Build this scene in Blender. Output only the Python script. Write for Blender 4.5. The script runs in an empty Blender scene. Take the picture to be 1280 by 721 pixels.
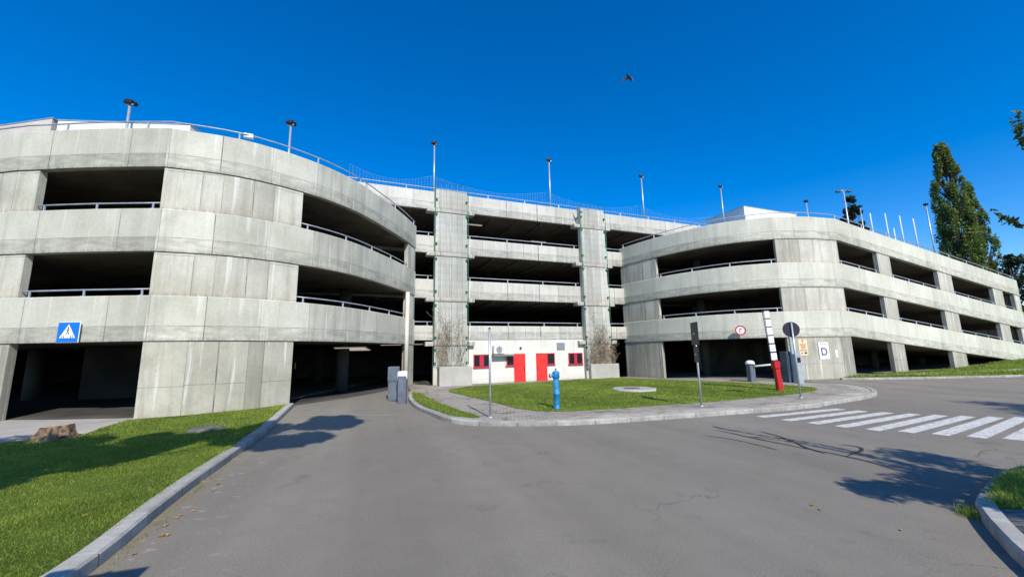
import bpy, bmesh, math, random
import numpy as np
from mathutils import Vector, Matrix
from mathutils.geometry import delaunay_2d_cdt

random.seed(7); rng = np.random.default_rng(7)
scene = bpy.context.scene
C = bpy.context.collection
R = math.radians

# ------------------------------------------------------------------ objects
def link(o, parent=None):
    C.objects.link(o)
    if parent is not None: o.parent = parent
    return o
def tag(o, label=None, cat=None, group=None, kind=None):
    if label: o['label'] = label
    if cat: o['category'] = cat
    if group: o['group'] = group
    if kind: o['kind'] = kind
    return o
def empty(name, loc, label, cat, group=None, rz=0):
    o = bpy.data.objects.new(name, None); o.empty_display_size = .3
    o.location = loc; o.rotation_euler = (0, 0, rz)
    link(o); return tag(o, label, cat, group)

class MB:
    """collects geometry for ONE mesh object"""
    def __init__(s): s.v = []; s.f = []; s.uv = []; s.sm = []
    def quad(s, a, b, c, d, uv=None, sm=False):
        i = len(s.v); s.v += [tuple(a), tuple(b), tuple(c), tuple(d)]
        s.f.append((i, i+1, i+2, i+3)); s.uv.append(uv); s.sm.append(sm)
    def poly(s, pts, uv=None):
        i = len(s.v); s.v += [tuple(p) for p in pts]
        s.f.append(tuple(range(i, i+len(pts)))); s.uv.append(uv); s.sm.append(False)
    def box(s, cx, cy, cz, sx, sy, sz, rz=0, bev=0.0, tilt=None):
        x, y, z = sx/2, sy/2, sz/2; b = min(bev, x*.9, y*.9, z*.9)
        co, si = math.cos(rz), math.sin(rz)
        def T(p):
            q = Vector((p[0]*co-p[1]*si, p[0]*si+p[1]*co, p[2]))
            if tilt: q = tilt @ q
            return (cx+q.x, cy+q.y, cz+q.z)
        if b <= 0:
            P = [T((i*x, j*y, k*z)) for i in (-1, 1) for j in (-1, 1) for k in (-1, 1)]
            for q in ((0,1,3,2),(4,6,7,5),(0,4,5,1),(2,3,7,6),(0,2,6,4),(1,5,7,3)):
                s.quad(*[P[k] for k in q])
        else:
            P = {}
            def g(i, j, k, ax):
                return T((i*(x-(0 if ax == 0 else b)), j*(y-(0 if ax == 1 else b)), k*(z-(0 if ax == 2 else b))))
            for ax in range(3):
                for sg in (-1, 1):
                    o = [a for a in range(3) if a != ax]
                    pts = []
                    for (a1, a2) in ((-1,-1),(1,-1),(1,1),(-1,1)):
                        c = [0,0,0]; c[ax] = sg; c[o[0]] = a1; c[o[1]] = a2
                        pts.append(g(c[0], c[1], c[2], ax))
                    s.quad(*pts)
            for ax in range(3):       # edge bevels, edge runs along ax
                o = [a for a in range(3) if a != ax]
                for a1 in (-1, 1):
                    for a2 in (-1, 1):
                        def cc(e):
                            c = [0,0,0]; c[ax] = e; c[o[0]] = a1; c[o[1]] = a2; return c
                        A = cc(-1); B = cc(1)
                        s.quad(g(*A, o[0]), g(*B, o[0]), g(*B, o[1]), g(*A, o[1]))
            for i in (-1, 1):
                for j in (-1, 1):
                    for k in (-1, 1):
                        s.poly([g(i,j,k,0), g(i,j,k,1), g(i,j,k,2)])
    def tube(s, pts, r, n=8, caps=True, r2=None):
        pts = [Vector(p) for p in pts]; m = len(pts); base = len(s.v)
        rr = r if isinstance(r, (list, tuple)) else [r + ((r2-r)*i/(m-1) if r2 is not None else 0) for i in range(m)]
        up = None
        for i, p in enumerate(pts):
            t = (pts[min(i+1, m-1)] - pts[max(i-1, 0)]).normalized()
            if up is None: up = Vector((0,0,1)) if abs(t.z) < .9 else Vector((1,0,0))
            a = t.cross(up).normalized(); b = a.cross(t).normalized(); up = b
            for k in range(n):
                th = 2*math.pi*k/n
                s.v.append(tuple(p + (a*math.cos(th)+b*math.sin(th))*rr[i]))
        for i in range(m-1):
            for k in range(n):
                a0 = base+i*n+k; a1 = base+i*n+(k+1) % n
                s.f.append((a0, a1, a1+n, a0+n)); s.uv.append(None); s.sm.append(True)
        if caps:
            s.f.append(tuple(base+k for k in range(n))[::-1]); s.uv.append(None); s.sm.append(False)
            s.f.append(tuple(base+(m-1)*n+k for k in range(n))); s.uv.append(None); s.sm.append(False)
    def lathe(s, prof, cx, cy, n=16):
        base = len(s.v)
        for (r, z) in prof:
            for k in range(n):
                th = 2*math.pi*k/n; s.v.append((cx+r*math.cos(th), cy+r*math.sin(th), z))
        for i in range(len(prof)-1):
            for k in range(n):
                a0 = base+i*n+k; a1 = base+i*n+(k+1) % n
                s.f.append((a0, a1, a1+n, a0+n)); s.uv.append(None); s.sm.append(True)
        s.f.append(tuple(base+k for k in range(n))[::-1]); s.uv.append(None); s.sm.append(False)
        s.f.append(tuple(base+(len(prof)-1)*n+k for k in range(n))); s.uv.append(None); s.sm.append(False)
    def disc(s, c, nrm, r, th=.02, n=28, rin=0):
        c = Vector(c); nr = Vector(nrm).normalized()
        a = nr.cross(Vector((0,0,1))).normalized(); b = a.cross(nr)
        P = [(a*math.cos(2*math.pi*k/n)+b*math.sin(2*math.pi*k/n)) for k in range(n)]
        h = nr*th/2
        if rin <= 0:
            s.poly([c+p*r+h for p in P]); s.poly([c+p*r-h for p in P][::-1])
            for k in range(n): s.quad(c+P[k]*r-h, c+P[(k+1)%n]*r-h, c+P[(k+1)%n]*r+h, c+P[k]*r+h)
        else:
            for k in range(n):
                p, q = P[k], P[(k+1)%n]
                s.quad(c+p*r+h, c+q*r+h, c+q*rin+h, c+p*rin+h)
                s.quad(c+p*r-h, c+q*r-h, c+q*r+h, c+p*r+h)
                s.quad(c+p*rin-h, c+q*rin-h, c+q*rin+h, c+p*rin+h)
                s.quad(c+p*r-h, c+q*r-h, c+q*rin-h, c+p*rin-h)
    def build(s, name, mat, parent=None, origin=None):
        me = bpy.data.meshes.new(name)
        v = s.v
        if origin is not None:
            v = [(a-origin[0], b-origin[1], c-origin[2]) for a, b, c in v]
        me.from_pydata(v, [], s.f)
        if any(u for u in s.uv):
            L = me.uv_layers.new(name='UVMap'); i = 0
            for f, u in zip(s.f, s.uv):
                for k in range(len(f)):
                    if u: L.data[i].uv = u[k]
                    i += 1
        me.polygons.foreach_set('use_smooth', s.sm)
        bm = bmesh.new(); bm.from_mesh(me)
        bmesh.ops.remove_doubles(bm, verts=bm.verts, dist=1e-4)
        bmesh.ops.recalc_face_normals(bm, faces=bm.faces)
        bm.to_mesh(me); bm.free()
        me.materials.append(mat); me.update()
        o = bpy.data.objects.new(name, me)
        if origin is not None and parent is None: o.location = origin
        return link(o, parent)

def rebase(root, children):
    """children were modelled in world coordinates: shift them under the root's base"""
    for ch in children:
        ch.matrix_parent_inverse = root.matrix_world.inverted()

def under(root, mb, name, mat, **kw):
    """build mesh given in world coordinates as a child of an unrotated root"""
    o = mb.build(name, mat, None); w = root
    off = Vector((0,0,0))
    while w is not None: off += w.location; w = w.parent
    o.data.transform(Matrix.Translation(-off)); o.parent = root
    for k, v in kw.items(): o[k] = v
    return o

# ---------------------------------------------------------------- materials
class NT:
    def __init__(s, name, rough=.8, spec=.3, metal=0.):
        s.m = bpy.data.materials.new(name); s.m.use_nodes = True
        s.t = s.m.node_tree; s.b = s.t.nodes['Principled BSDF']
        s.b.inputs['Roughness'].default_value = rough
        s.b.inputs['Specular IOR Level'].default_value = spec
        s.b.inputs['Metallic'].default_value = metal
    def n(s, ty, **kw):
        nd = s.t.nodes.new(ty)
        for k, v in kw.items(): setattr(nd, k, v)
        return nd
    def l(s, a, b): s.t.links.new(a, b)
    def val(s, x, sock):
        if isinstance(x, (int, float)): sock.default_value = x
        elif isinstance(x, (tuple, list)): sock.default_value = tuple(x) if len(x) != 3 or sock.type == 'VECTOR' else (*x, 1)
        else: s.l(x, sock)
    def math(s, op, a, b=0., c=None, clamp=False):
        nd = s.n('ShaderNodeMath', operation=op); nd.use_clamp = clamp
        s.val(a, nd.inputs[0]); s.val(b, nd.inputs[1])
        if c is not None: s.val(c, nd.inputs[2])
        return nd.outputs[0]
    def noise(s, vec, scale, detail=4, rough=.55, dim='3D'):
        nd = s.n('ShaderNodeTexNoise', noise_dimensions=dim)
        nd.inputs['Scale'].default_value = scale; nd.inputs['Detail'].default_value = detail
        nd.inputs['Roughness'].default_value = rough
        if vec is not None: s.l(vec, nd.inputs['Vector'])
        return nd.outputs['Fac']
    def ramp(s, fac, lo, hi, a=0., b=1.):
        nd = s.n('ShaderNodeMapRange'); nd.clamp = True
        s.val(fac, nd.inputs[0]); nd.inputs[1].default_value = lo; nd.inputs[2].default_value = hi
        s.val(a, nd.inputs[3]); s.val(b, nd.inputs[4]); return nd.outputs[0]
    def mix(s, f, a, b, mode='MIX'):
        nd = s.n('ShaderNodeMix', data_type='RGBA', blend_type=mode)
        s.val(f, nd.inputs[0]); s.val(a, nd.inputs[6]); s.val(b, nd.inputs[7]); return nd.outputs[2]
    def comb(s, x, y, z=0.):
        nd = s.n('ShaderNodeCombineXYZ'); s.val(x, nd.inputs[0]); s.val(y, nd.inputs[1]); s.val(z, nd.inputs[2]); return nd.outputs[0]
    def pos(s):
        return s.n('ShaderNodeNewGeometry').outputs['Position']
    def sep(s, v):
        nd = s.n('ShaderNodeSeparateXYZ'); s.l(v, nd.inputs[0]); return nd.outputs
    def scale(s, v, k):
        nd = s.n('ShaderNodeVectorMath', operation='MULTIPLY'); s.l(v, nd.inputs[0]); nd.inputs[1].default_value = k; return nd.outputs[0]
    def white(s, v):
        nd = s.n('ShaderNodeTexWhiteNoise', noise_dimensions='3D'); s.l(v, nd.inputs['Vector']); return nd.outputs['Value']
    def color(s, c): s.val(c, s.b.inputs['Base Color'])
    def bump(s, h, strength=.3, dist=.01):
        nd = s.n('ShaderNodeBump'); nd.inputs['Strength'].default_value = strength; nd.inputs['Distance'].default_value = dist
        s.l(h, nd.inputs['Height']); s.l(nd.outputs[0], s.b.inputs['Normal'])

def plain(name, col, rough=.5, spec=.4, metal=0., var=.12, scale=3.):
    m = NT(name, rough, spec, metal)
    f = m.noise(m.pos(), scale, 5)
    d = tuple(c*(1-var*2) for c in col); h = tuple(min(1, c*(1+var)) for c in col)
    m.color(m.mix(m.ramp(f, .3, .7), d, h)); return m.m

def facade_mat(name, lo, hi, band, seed=0., st=1.):
    """cast concrete; UV.x metres along the wall, UV.y metres above the piece's foot"""
    m = NT(name, .92, .15)
    uv = m.n('ShaderNodeUVMap').outputs[0]; u, v, _ = m.sep(uv); P = m.pos()
    us = m.math('ADD', u, seed)
    big = m.noise(P, .55, 5, .6)
    fine = m.noise(P, 14, 5, .65)
    streak = m.noise(m.comb(m.math('MULTIPLY', us, 3.4), m.math('MULTIPLY', v, .28), seed), 1., 5, .62)
    sharp = m.noise(m.comb(m.math('MULTIPLY', us, 11.), m.math('MULTIPLY', v, .5), seed+3), 1., 3, .6)
    col = m.mix(m.ramp(big, .3, .7), lo, hi)
    # board and panel widths
    w = (2.6 if st < 1 else 1.35) if band else .78
    warp = m.math('MULTIPLY', m.noise(m.comb(m.math('MULTIPLY', us, .75), 0., seed), 1., 2), 2.2 if band else 2.0)
    cell = m.math('DIVIDE', m.math('ADD', us, warp), w)
    fr = m.math('FRACT', cell); idx = m.math('FLOOR', cell)
    joint = m.math('GREATER_THAN', m.math('ABSOLUTE', m.math('SUBTRACT', fr, .5)), .5-.011/w)
    tone = m.white(m.comb(idx, seed, 0.))
    col = m.mix(1., col, m.comb(*([m.ramp(tone, 0, 1, 1-.17*st, 1+.09*st)]*3)), 'MULTIPLY')
    if band:
        low = m.math('LESS_THAN', v, .43)
        t2 = m.white(m.comb(m.math('FLOOR', m.math('DIVIDE', us, 3.1)), seed+9, 1.))
        dk = m.ramp(m.noise(m.comb(m.math('MULTIPLY', us, .9), m.math('MULTIPLY', v, 3.), 2.), 1.4, 5, .65), .40, .60, .74, 1.02)
        dk = m.math('MULTIPLY', dk, m.ramp(t2, 0, 1, .84, 1.))
        lowf = m.math('MAXIMUM', m.math('MULTIPLY', low, dk), m.math('SUBTRACT', 1., low))
        col = m.mix(1., col, m.comb(lowf, lowf, m.math('MULTIPLY', lowf, .985)), 'MULTIPLY')
        hj = m.math('LESS_THAN', m.math('ABSOLUTE', m.math('SUBTRACT', v, m.math('ADD', .43, m.math('MULTIPLY', big, .03)))), .008)
        # rain streaks that run down from the coping
        top = m.ramp(v, .5, 1.35, 0., 1.)
        drip = m.math('MULTIPLY', m.ramp(sharp, .55, .72), m.math('MULTIPLY', top, m.ramp(big, .45, .6)))
        rim = m.ramp(v, 1.24, 1.36, 0., .22)
        drip = m.math('MAXIMUM', drip, rim)
    else:
        hj = m.math('LESS_THAN', m.math('ABSOLUTE', m.math('SUBTRACT', m.math('FRACT', m.math('ADD', m.math('DIVIDE', v, 1.35), m.math('MULTIPLY', tone, .08))), .995)), .006)
        hj = m.math('MULTIPLY', hj, m.math('GREATER_THAN', tone, .5))
        drip = m.math('MAXIMUM', m.ramp(streak, .50, .68, 0., .95), m.ramp(sharp, .58, .70, 0., .7))
        rust = m.math('MULTIPLY', m.ramp(v, 0., .75, 1., 0.), m.ramp(streak, .38, .6, .25, 1.))
        col = m.mix(m.math('MULTIPLY', rust, .3), col, (.42, .29, .16))
    if band: drip = m.math('MAXIMUM', drip, m.ramp(streak, .52, .68, 0., .75*st))
    col = m.mix(m.math('MULTIPLY', drip, .34), col, tuple(c*.46 for c in lo))
    patch = m.ramp(m.noise(m.comb(m.math('MULTIPLY', us, .8), m.math('MULTIPLY', v, .8), seed+5), 1.3, 6, .68), .48, .62)
    col = m.mix(m.math('MULTIPLY', patch, .14*st), col, tuple(c*.62 for c in lo))
    col = m.mix(m.math('MULTIPLY', m.ramp(streak, .25, .42, 1., 0.), .45), col, tuple(min(1, c*1.16) for c in hi))
    lime = m.ramp(m.noise(m.comb(m.math('MULTIPLY', us, 5.5), m.math('MULTIPLY', v, .22), seed+8), 1., 4, .6), .60, .68)
    col = m.mix(m.math('MULTIPLY', lime, .5*st), col, (.72,.71,.65))
    grime = m.math('MULTIPLY', m.ramp(v, 0., .12, 1., 0.), m.ramp(sharp, .4, .6))
    col = m.mix(m.math('MULTIPLY', grime, .5), col, (.16,.15,.13))
    j = m.math('MULTIPLY', m.math('MAXIMUM', joint, hj), m.ramp(m.noise(P, 2.2, 3), .35, .6, .3, .85))
    col = m.mix(j, col, (.10, .10, .095))
    col = m.mix(1., col, m.comb(*([m.ramp(fine, .25, .75, .90, 1.07)]*3)), 'MULTIPLY')
    # small bolt holes and scars
    vor = m.n('ShaderNodeTexVoronoi'); vor.inputs['Scale'].default_value = 1.6; m.l(P, vor.inputs['Vector'])
    pit = m.math('LESS_THAN', vor.outputs['Distance'], .03)
    col = m.mix(m.math('MULTIPLY', pit, .5), col, (.12, .11, .10))
    m.color(col)
    h = m.math('SUBTRACT', m.math('ADD', m.math('MULTIPLY', fine, .35), m.math('MULTIPLY', sharp, .5)), m.math('MULTIPLY', j, 1.2))
    m.bump(h, .35, .012)
    return m.m

M = {}
M['band'] = facade_mat('curved_concrete_band', (.47,.46,.385), (.62,.605,.52), True, 1.3, .6)
M['bandr'] = facade_mat('paler_concrete_band', (.54,.53,.44), (.69,.67,.57), True, 6.3, .7)
M['bandst'] = facade_mat('streaked_concrete_band', (.47,.46,.38), (.65,.63,.54), True, 2.6, 1.3)
M['pier'] = facade_mat('board_marked_pier', (.46,.445,.365), (.65,.63,.535), False, 4.1, 1.3)
M['pierlow'] = facade_mat('weathered_ground_pier', (.33,.315,.245), (.48,.455,.375), False, 14.1, 1.5)
M['cband'] = facade_mat('pale_concrete_band', (.52,.505,.45), (.66,.64,.58), True, 7.7)
M['cpier'] = facade_mat('pale_pilaster', (.46,.46,.41), (.58,.575,.52), False, 9.2)
M['inside'] = plain('shade_toned_inner_concrete', (.07,.067,.06), .95, .1, var=.2, scale=.8)  # the shade of the garage interior is put into this dark colour
M['ceiling'] = plain('shade_toned_soffit_concrete', (.15,.135,.115), .95, .1, var=.18, scale=1.1)  # soffit darkened in its colour for the shade under the decks
M['steel'] = plain('galvanised_steel', (.50,.53,.56), .42, .5, .55, .1, 6)
M['rail'] = plain('weathered_rail_paint', (.42,.46,.52), .5, .4, .3, .12, 5)
M['whitepaint'] = plain('white_wall_paint', (.86,.84,.77), .85, .2, var=.04, scale=1.4)
def stained_wall():
    m = NT('white_wall_paint', .85, .2); P = m.pos(); x, y, z = m.sep(P)
    n1 = m.noise(P, 1.6, 6, .65); n2 = m.noise(m.scale(P, (6., 6., .5)), 1., 4, .6)
    col = m.mix(m.ramp(n1, .3, .7), (.62,.60,.54), (.74,.72,.65))
    foot = m.math('MULTIPLY', m.ramp(z, .0, .5, 1., 0.), m.ramp(n1, .35, .6))
    col = m.mix(m.math('MULTIPLY', foot, .6), col, (.36,.31,.23))
    run = m.math('MULTIPLY', m.ramp(n2, .55, .7), m.ramp(z, .4, 2.6, .1, .6))
    m.color(m.mix(m.math('MULTIPLY', run, .35), col, (.42,.38,.31))); m.bump(n1, .2, .01); return m.m
M['whitepaint'] = stained_wall()
M['hutwhite'] = plain('white_sheet_cladding', (.84,.84,.82), .6, .3, var=.03, scale=1.)
M['hutbeige'] = plain('beige_render', (.62,.57,.50), .85, .2, var=.06, scale=1.)
M['red'] = plain('red_door_paint', (.78,.035,.03), .45, .4, var=.08, scale=2)
M['redframe'] = plain('red_window_frame_paint', (.50,.02,.05), .45, .4, var=.08, scale=2)
M['darkglass'] = plain('dark_window_glass', (.012,.014,.02), .08, .6, var=.1, scale=2)
M['black'] = plain('black_lamp_housing', (.012,.013,.018), .5, .4)
M['signback'] = plain('dark_sign_back', (.02,.022,.035), .5, .4, var=.2)
M['cabinet'] = plain('grey_cabinet_paint', (.13,.15,.19), .5, .4, var=.12, scale=4)
M['cabinetdark'] = plain('dark_grey_cabinet_paint', (.07,.10,.13), .5, .4, var=.12, scale=4)
M['cabinetlight'] = plain('silver_cabinet_paint', (.40,.45,.48), .45, .4, .2, var=.1, scale=4)
M['plastic'] = plain('white_plastic_cap', (.82,.84,.86), .35, .5, var=.03)
M['boomred'] = plain('red_boom_paint', (.50,.015,.02), .4, .4, var=.1)
M['boomwhite'] = plain('white_boom_paint', (.80,.80,.78), .4, .4, var=.05)
M['pale'] = plain('pale_post_paint', (.55,.62,.70), .5, .4, var=.05)
M['blue'] = plain('blue_hydrant_paint', (.015,.23,.47), .5, .4, var=.25, scale=9)
M['signblue'] = plain('blue_sign_sheet', (.005,.16,.62), .4, .5, var=.04)
M['signwhite'] = plain('white_sign_sheet', (.85,.86,.86), .4, .5, var=.02)
M['signred'] = plain('red_sign_ring', (.60,.03,.05), .4, .5, var=.05)
M['signtext'] = plain('dark_sign_ink', (.04,.05,.09), .5, .4, var=.05)
M['yellow'] = plain('cream_notice_board', (.82,.66,.40), .5, .4, var=.05)
M['green'] = plain('green_trellis_paint', (.02,.17,.09), .5, .4, var=.15)
M['wire'] = plain('thin_wire', (.33,.40,.33), .5, .4, .3)
M['net'] = plain('pale_net_cord', (.45,.58,.75), .8, .1)
M['vine'] = plain('dry_vine_stems', (.34,.27,.19), .9, .1, var=.3, scale=4)
M['acbody'] = plain('off_white_unit', (.70,.70,.67), .45, .4, var=.04)
M['acdark'] = plain('grey_fan_grille', (.22,.22,.22), .5, .4)
M['bark'] = plain('rough_bark', (.12,.09,.065), .95, .1, var=.35, scale=9)
M['stump'] = plain('stump_bark', (.22,.15,.095), .95, .1, var=.4, scale=14)
M['cutwood'] = plain('cut_wood', (.50,.40,.28), .9, .1, var=.25, scale=12)
M['crack'] = plain('tar_crack_seal', (.008,.008,.009), .5, .3)
M['iron'] = plain('cast_iron_lid', (.16,.155,.145), .7, .3, .2, var=.3, scale=8)
M['bird'] = plain('dark_feathers', (.01,.012,.025), .7, .2)
M['leafdead'] = plain('fallen_dry_leaf', (.42,.25,.09), .8, .2, var=.3)

def concrete_flat(name, lo, hi, kx=0., joints=0.):
    m = NT(name, .92, .15); P = m.pos()
    a = m.noise(P, 1.1, 6, .6); b = m.noise(P, 30, 4, .6)
    col = m.mix(m.ramp(a, .3, .7), lo, hi)
    col = m.mix(1., col, m.comb(*([m.ramp(b, .2, .8, .8, 1.12)]*3)), 'MULTIPLY')
    if joints:
        u, v, _ = m.sep(m.n('ShaderNodeUVMap').outputs[0])
        f = m.math('FRACT', m.math('DIVIDE', u, joints))
        t = m.white(m.comb(m.math('FLOOR', m.math('DIVIDE', u, joints)), 2., 2.))
        col = m.mix(1., col, m.comb(*([m.ramp(t, 0, 1, .84, 1.1)]*3)), 'MULTIPLY')
        j = m.math('LESS_THAN', f, .018/joints)
        col = m.mix(m.math('MULTIPLY', j, m.ramp(v, .93, .97, .8, .75)), col, m.mix(m.math('GREATER_THAN', v, .95), (.05, .05, .04), (.62, .58, .48)))
        # moss and dirt near the foot
        dirt = m.math('MULTIPLY', m.ramp(v, .0, 1.3, 1., .25), m.ramp(m.noise(P, 5, 5, .7), .38, .6))
        col = m.mix(m.math('MULTIPLY', dirt, .6), col, (.09, .085, .06))
    m.color(col); m.bump(b, .4, .006); return m.m
M['kerb'] = concrete_flat('kerb_stone', (.34,.33,.30), (.48,.46,.42), joints=1.0)
M['slab'] = concrete_flat('plain_concrete_slab', (.36,.35,.31), (.50,.48,.43))
M['path'] = concrete_flat('smooth_path_concrete', (.36,.33,.29), (.46,.43,.375))

def asphalt():
    m = NT('worn_asphalt', .88, .25); P = m.pos()
    a = m.noise(P, .22, 5, .55); b = m.noise(P, 2.2, 5, .6); g = m.noise(P, 160, 2, .7); g2 = m.noise(P, 45, 3, .7)
    col = m.mix(m.ramp(a, .32, .68), (.200, .180, .146), (.242, .218, .178))
    col = m.mix(1., col, m.comb(*([m.ramp(b, .3, .7, .95, 1.04)]*3)), 'MULTIPLY')
    col = m.mix(1., col, m.comb(*([m.ramp(g, .3, .7, .62, 1.36)]*3)), 'MULTIPLY')
    col = m.mix(1., col, m.comb(*([m.ramp(g2, .3, .7, .85, 1.15)]*3)), 'MULTIPLY')
    x, y, z = m.sep(P)
    # pale mortar smears beside the left kerb, scattered pale specks and oil spots
    edge = m.math('ABSOLUTE', m.math('ADD', m.math('ADD', x, 3.80), m.math('MULTIPLY', m.math('SUBTRACT', y, 4.), .375)))
    near = m.math('MULTIPLY', m.ramp(edge, 0., 1.5, 1., 0.), m.math('LESS_THAN', y, 9.))
    sm = m.math('GREATER_THAN', m.noise(m.scale(P, (1., 1.6, 1.)), 3.4, 5, .65), .615)
    col = m.mix(m.math('MULTIPLY', m.math('MULTIPLY', sm, near), .5), col, (.44, .41, .37))
    litter = m.math('MULTIPLY', m.ramp(m.math('ADD', edge, m.math('MULTIPLY', b, .15)), .10, .26, 1., 0.), m.ramp(m.noise(P, 13, 4, .7), .42, .58))
    col = m.mix(m.math('MULTIPLY', litter, .75), col, (.22, .16, .08))
    # coarse stones, wheel tracks, a patched trench and hairline cracks
    st = m.noise(P, 75, 2, .8); col = m.mix(m.math('MULTIPLY', m.math('GREATER_THAN', st, .64), .35), col, (.40, .37, .33))
    col = m.mix(m.math('MULTIPLY', m.math('LESS_THAN', st, .37), .35), col, (.06, .055, .05))
    tr = m.noise(m.comb(m.math('ADD', x, m.math('MULTIPLY', y, .35)), m.math('MULTIPLY', y, .04), 0.), .9, 3, .5)
    col = m.mix(1., col, m.comb(*([m.ramp(tr, .35, .65, .90, 1.07)]*3)), 'MULTIPLY')
    vr = m.n('ShaderNodeTexVoronoi', feature='DISTANCE_TO_EDGE'); vr.inputs['Scale'].default_value = .42
    wv = m.n('ShaderNodeVectorMath', operation='ADD'); m.l(P, wv.inputs[0]); nz = m.n('ShaderNodeTexNoise'); nz.inputs['Scale'].default_value = 1.8; nz.inputs['Detail'].default_value = 5; m.l(P, nz.inputs['Vector']); m.l(m.scale(nz.outputs['Color'], (1.1, 1.1, 0)), wv.inputs[1]); m.l(wv.outputs[0], vr.inputs['Vector'])
    ck = m.math('MULTIPLY', m.math('LESS_THAN', vr.outputs['Distance'], .0035), m.ramp(a, .5, .6))
    col = m.mix(m.math('MULTIPLY', ck, .55), col, (.05, .045, .04))
    sp = m.math('GREATER_THAN', m.noise(P, 5.5, 4, .6), .70)
    col = m.mix(m.math('MULTIPLY', sp, .3), col, (.30, .28, .26))
    dk = m.ramp(m.noise(P, 1.3, 4, .6), .62, .72, 0., .3)
    col = m.mix(dk, col, (.05, .048, .046))
    dust = m.math('MULTIPLY', m.ramp(m.noise(P, .6, 4), .5, .7), .25)
    col = m.mix(dust, col, (.23, .205, .175))
    m.color(col); m.bump(m.math('ADD', g, g2), .5, .006); return m.m
M['asphalt'] = asphalt()

def lawn(name='lawn_soil_and_sward', lo=(.035,.062,.012), hi=(.10,.15,.028), brown=.3):
    m = NT(name, .95, .1); P = m.pos()
    a = m.noise(P, .7, 5, .6); b = m.noise(P, 9, 5, .7); f = m.noise(P, 45, 3, .7)
    col = m.mix(m.ramp(a, .3, .7), lo, hi)
    col = m.mix(m.math('MULTIPLY', m.ramp(b, .5, .75), brown), col, (.13,.11,.04))
    col = m.mix(1., col, m.comb(*([m.ramp(f, .25, .75, .5, 1.4)]*3)), 'MULTIPLY')
    m.color(col); m.bump(f, .6, .03); return m.m
M['lawn'] = lawn(lo=(.05,.085,.012), hi=(.14,.20,.03))
M['field'] = lawn('dull_field', (.04,.055,.02), (.08,.10,.035), .5)

def pavers():
    m = NT('small_block_paving', .92, .15); P = m.pos()
    br = m.n('ShaderNodeTexBrick'); br.offset = .5
    m.l(m.scale(P, (1., 1., 1.)), br.inputs['Vector'])
    br.inputs['Scale'].default_value = 1.; br.inputs['Brick Width'].default_value = .22; br.inputs['Row Height'].default_value = .11
    br.inputs['Mortar Size'].default_value = .007; br.inputs['Mortar Smooth'].default_value = .3
    br.inputs['Color1'].default_value = (.40,.36,.31,1); br.inputs['Color2'].default_value = (.31,.285,.25,1); br.inputs['Mortar'].default_value = (.10,.09,.065,1)
    a = m.noise(P, .9, 5, .6); b = m.noise(P, 22, 4, .65)
    col = m.mix(1., br.outputs['Color'], m.comb(*([m.ramp(a, .3, .7, .8, 1.16)]*3)), 'MULTIPLY')
    col = m.mix(1., col, m.comb(*([m.ramp(b, .25, .75, .8, 1.2)]*3)), 'MULTIPLY')
    moss = m.math('MULTIPLY', m.ramp(m.noise(P, 2.6, 5), .56, .66), .55)
    col = m.mix(moss, col, (.07,.09,.025))
    m.color(col); m.bump(br.outputs['Fac'], -.4, .01); return m.m
M['pavers'] = pavers()

def roadpaint():
    m = NT('worn_white_road_paint', .7, .3); P = m.pos()
    a = m.noise(P, 7, 6, .7); b = m.noise(P, 60, 3, .7)
    w = m.math('GREATER_THAN', m.math('ADD', m.math('MULTIPLY', a, .7), m.math('MULTIPLY', b, .5)), .635)
    col = m.mix(m.ramp(a, .3, .7), (.56,.55,.50), (.72,.71,.66))
    m.color(m.mix(m.math('MULTIPLY', w, .75), col, (.22,.21,.20))); return m.m
M['roadpaint'] = roadpaint()

def leafmat(name, a, b, trans=.25):
    m = NT(name, .6, .25)
    at = m.n('ShaderNodeAttribute'); at.attribute_name = 'tone'
    col = m.mix(at.outputs['Fac'], a, b); m.color(col)
    tr = m.n('ShaderNodeBsdfTranslucent'); m.l(m.mix(.5, col, (b[0]*1.3, b[1]*1.5, b[2])), tr.inputs[0])
    mx = m.n('ShaderNodeMixShader'); mx.inputs[0].default_value = trans
    m.l(m.b.outputs[0], mx.inputs[1]); m.l(tr.outputs[0], mx.inputs[2])
    m.l(mx.outputs[0], m.t.nodes['Material Output'].inputs[0]); return m.m
M['grass'] = leafmat('grass_blades', (.085,.135,.018), (.37,.44,.08), .35)
M['poplar'] = leafmat('poplar_leaves', (.045,.085,.022), (.24,.30,.08), .3)
M['conifer'] = leafmat('dark_needles', (.012,.028,.012), (.05,.08,.03), .1)
M['broad'] = leafmat('broad_leaves', (.02,.04,.012), (.10,.15,.035))

def emis(name, col, st):
    m = NT(name); m.b.inputs['Emission Color'].default_value = (*col, 1); m.b.inputs['Emission Strength'].default_value = st
    return m.m
M['tube'] = emis('lit_fluorescent_tube', (1, .82, .66), .45)

# ---------------------------------------------------------------- terrain
def sst(a, b, x):
    t = np.clip((np.asarray(x, float)-a)/(b-a), 0, 1); return t*t*(3-2*t)
def g(x, y):
    left = .18*sst(9, 15.5, y)*(1-sst(-6.2, -3.6, x))
    right = .16*sst(15.5, 21, y)*sst(8.5, 12, x)
    bank = .30*sst(27, 38, x)*sst(23.5, 29.5, y)
    return left+right+bank
def gz(x, y): return float(g(x, y))

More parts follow.
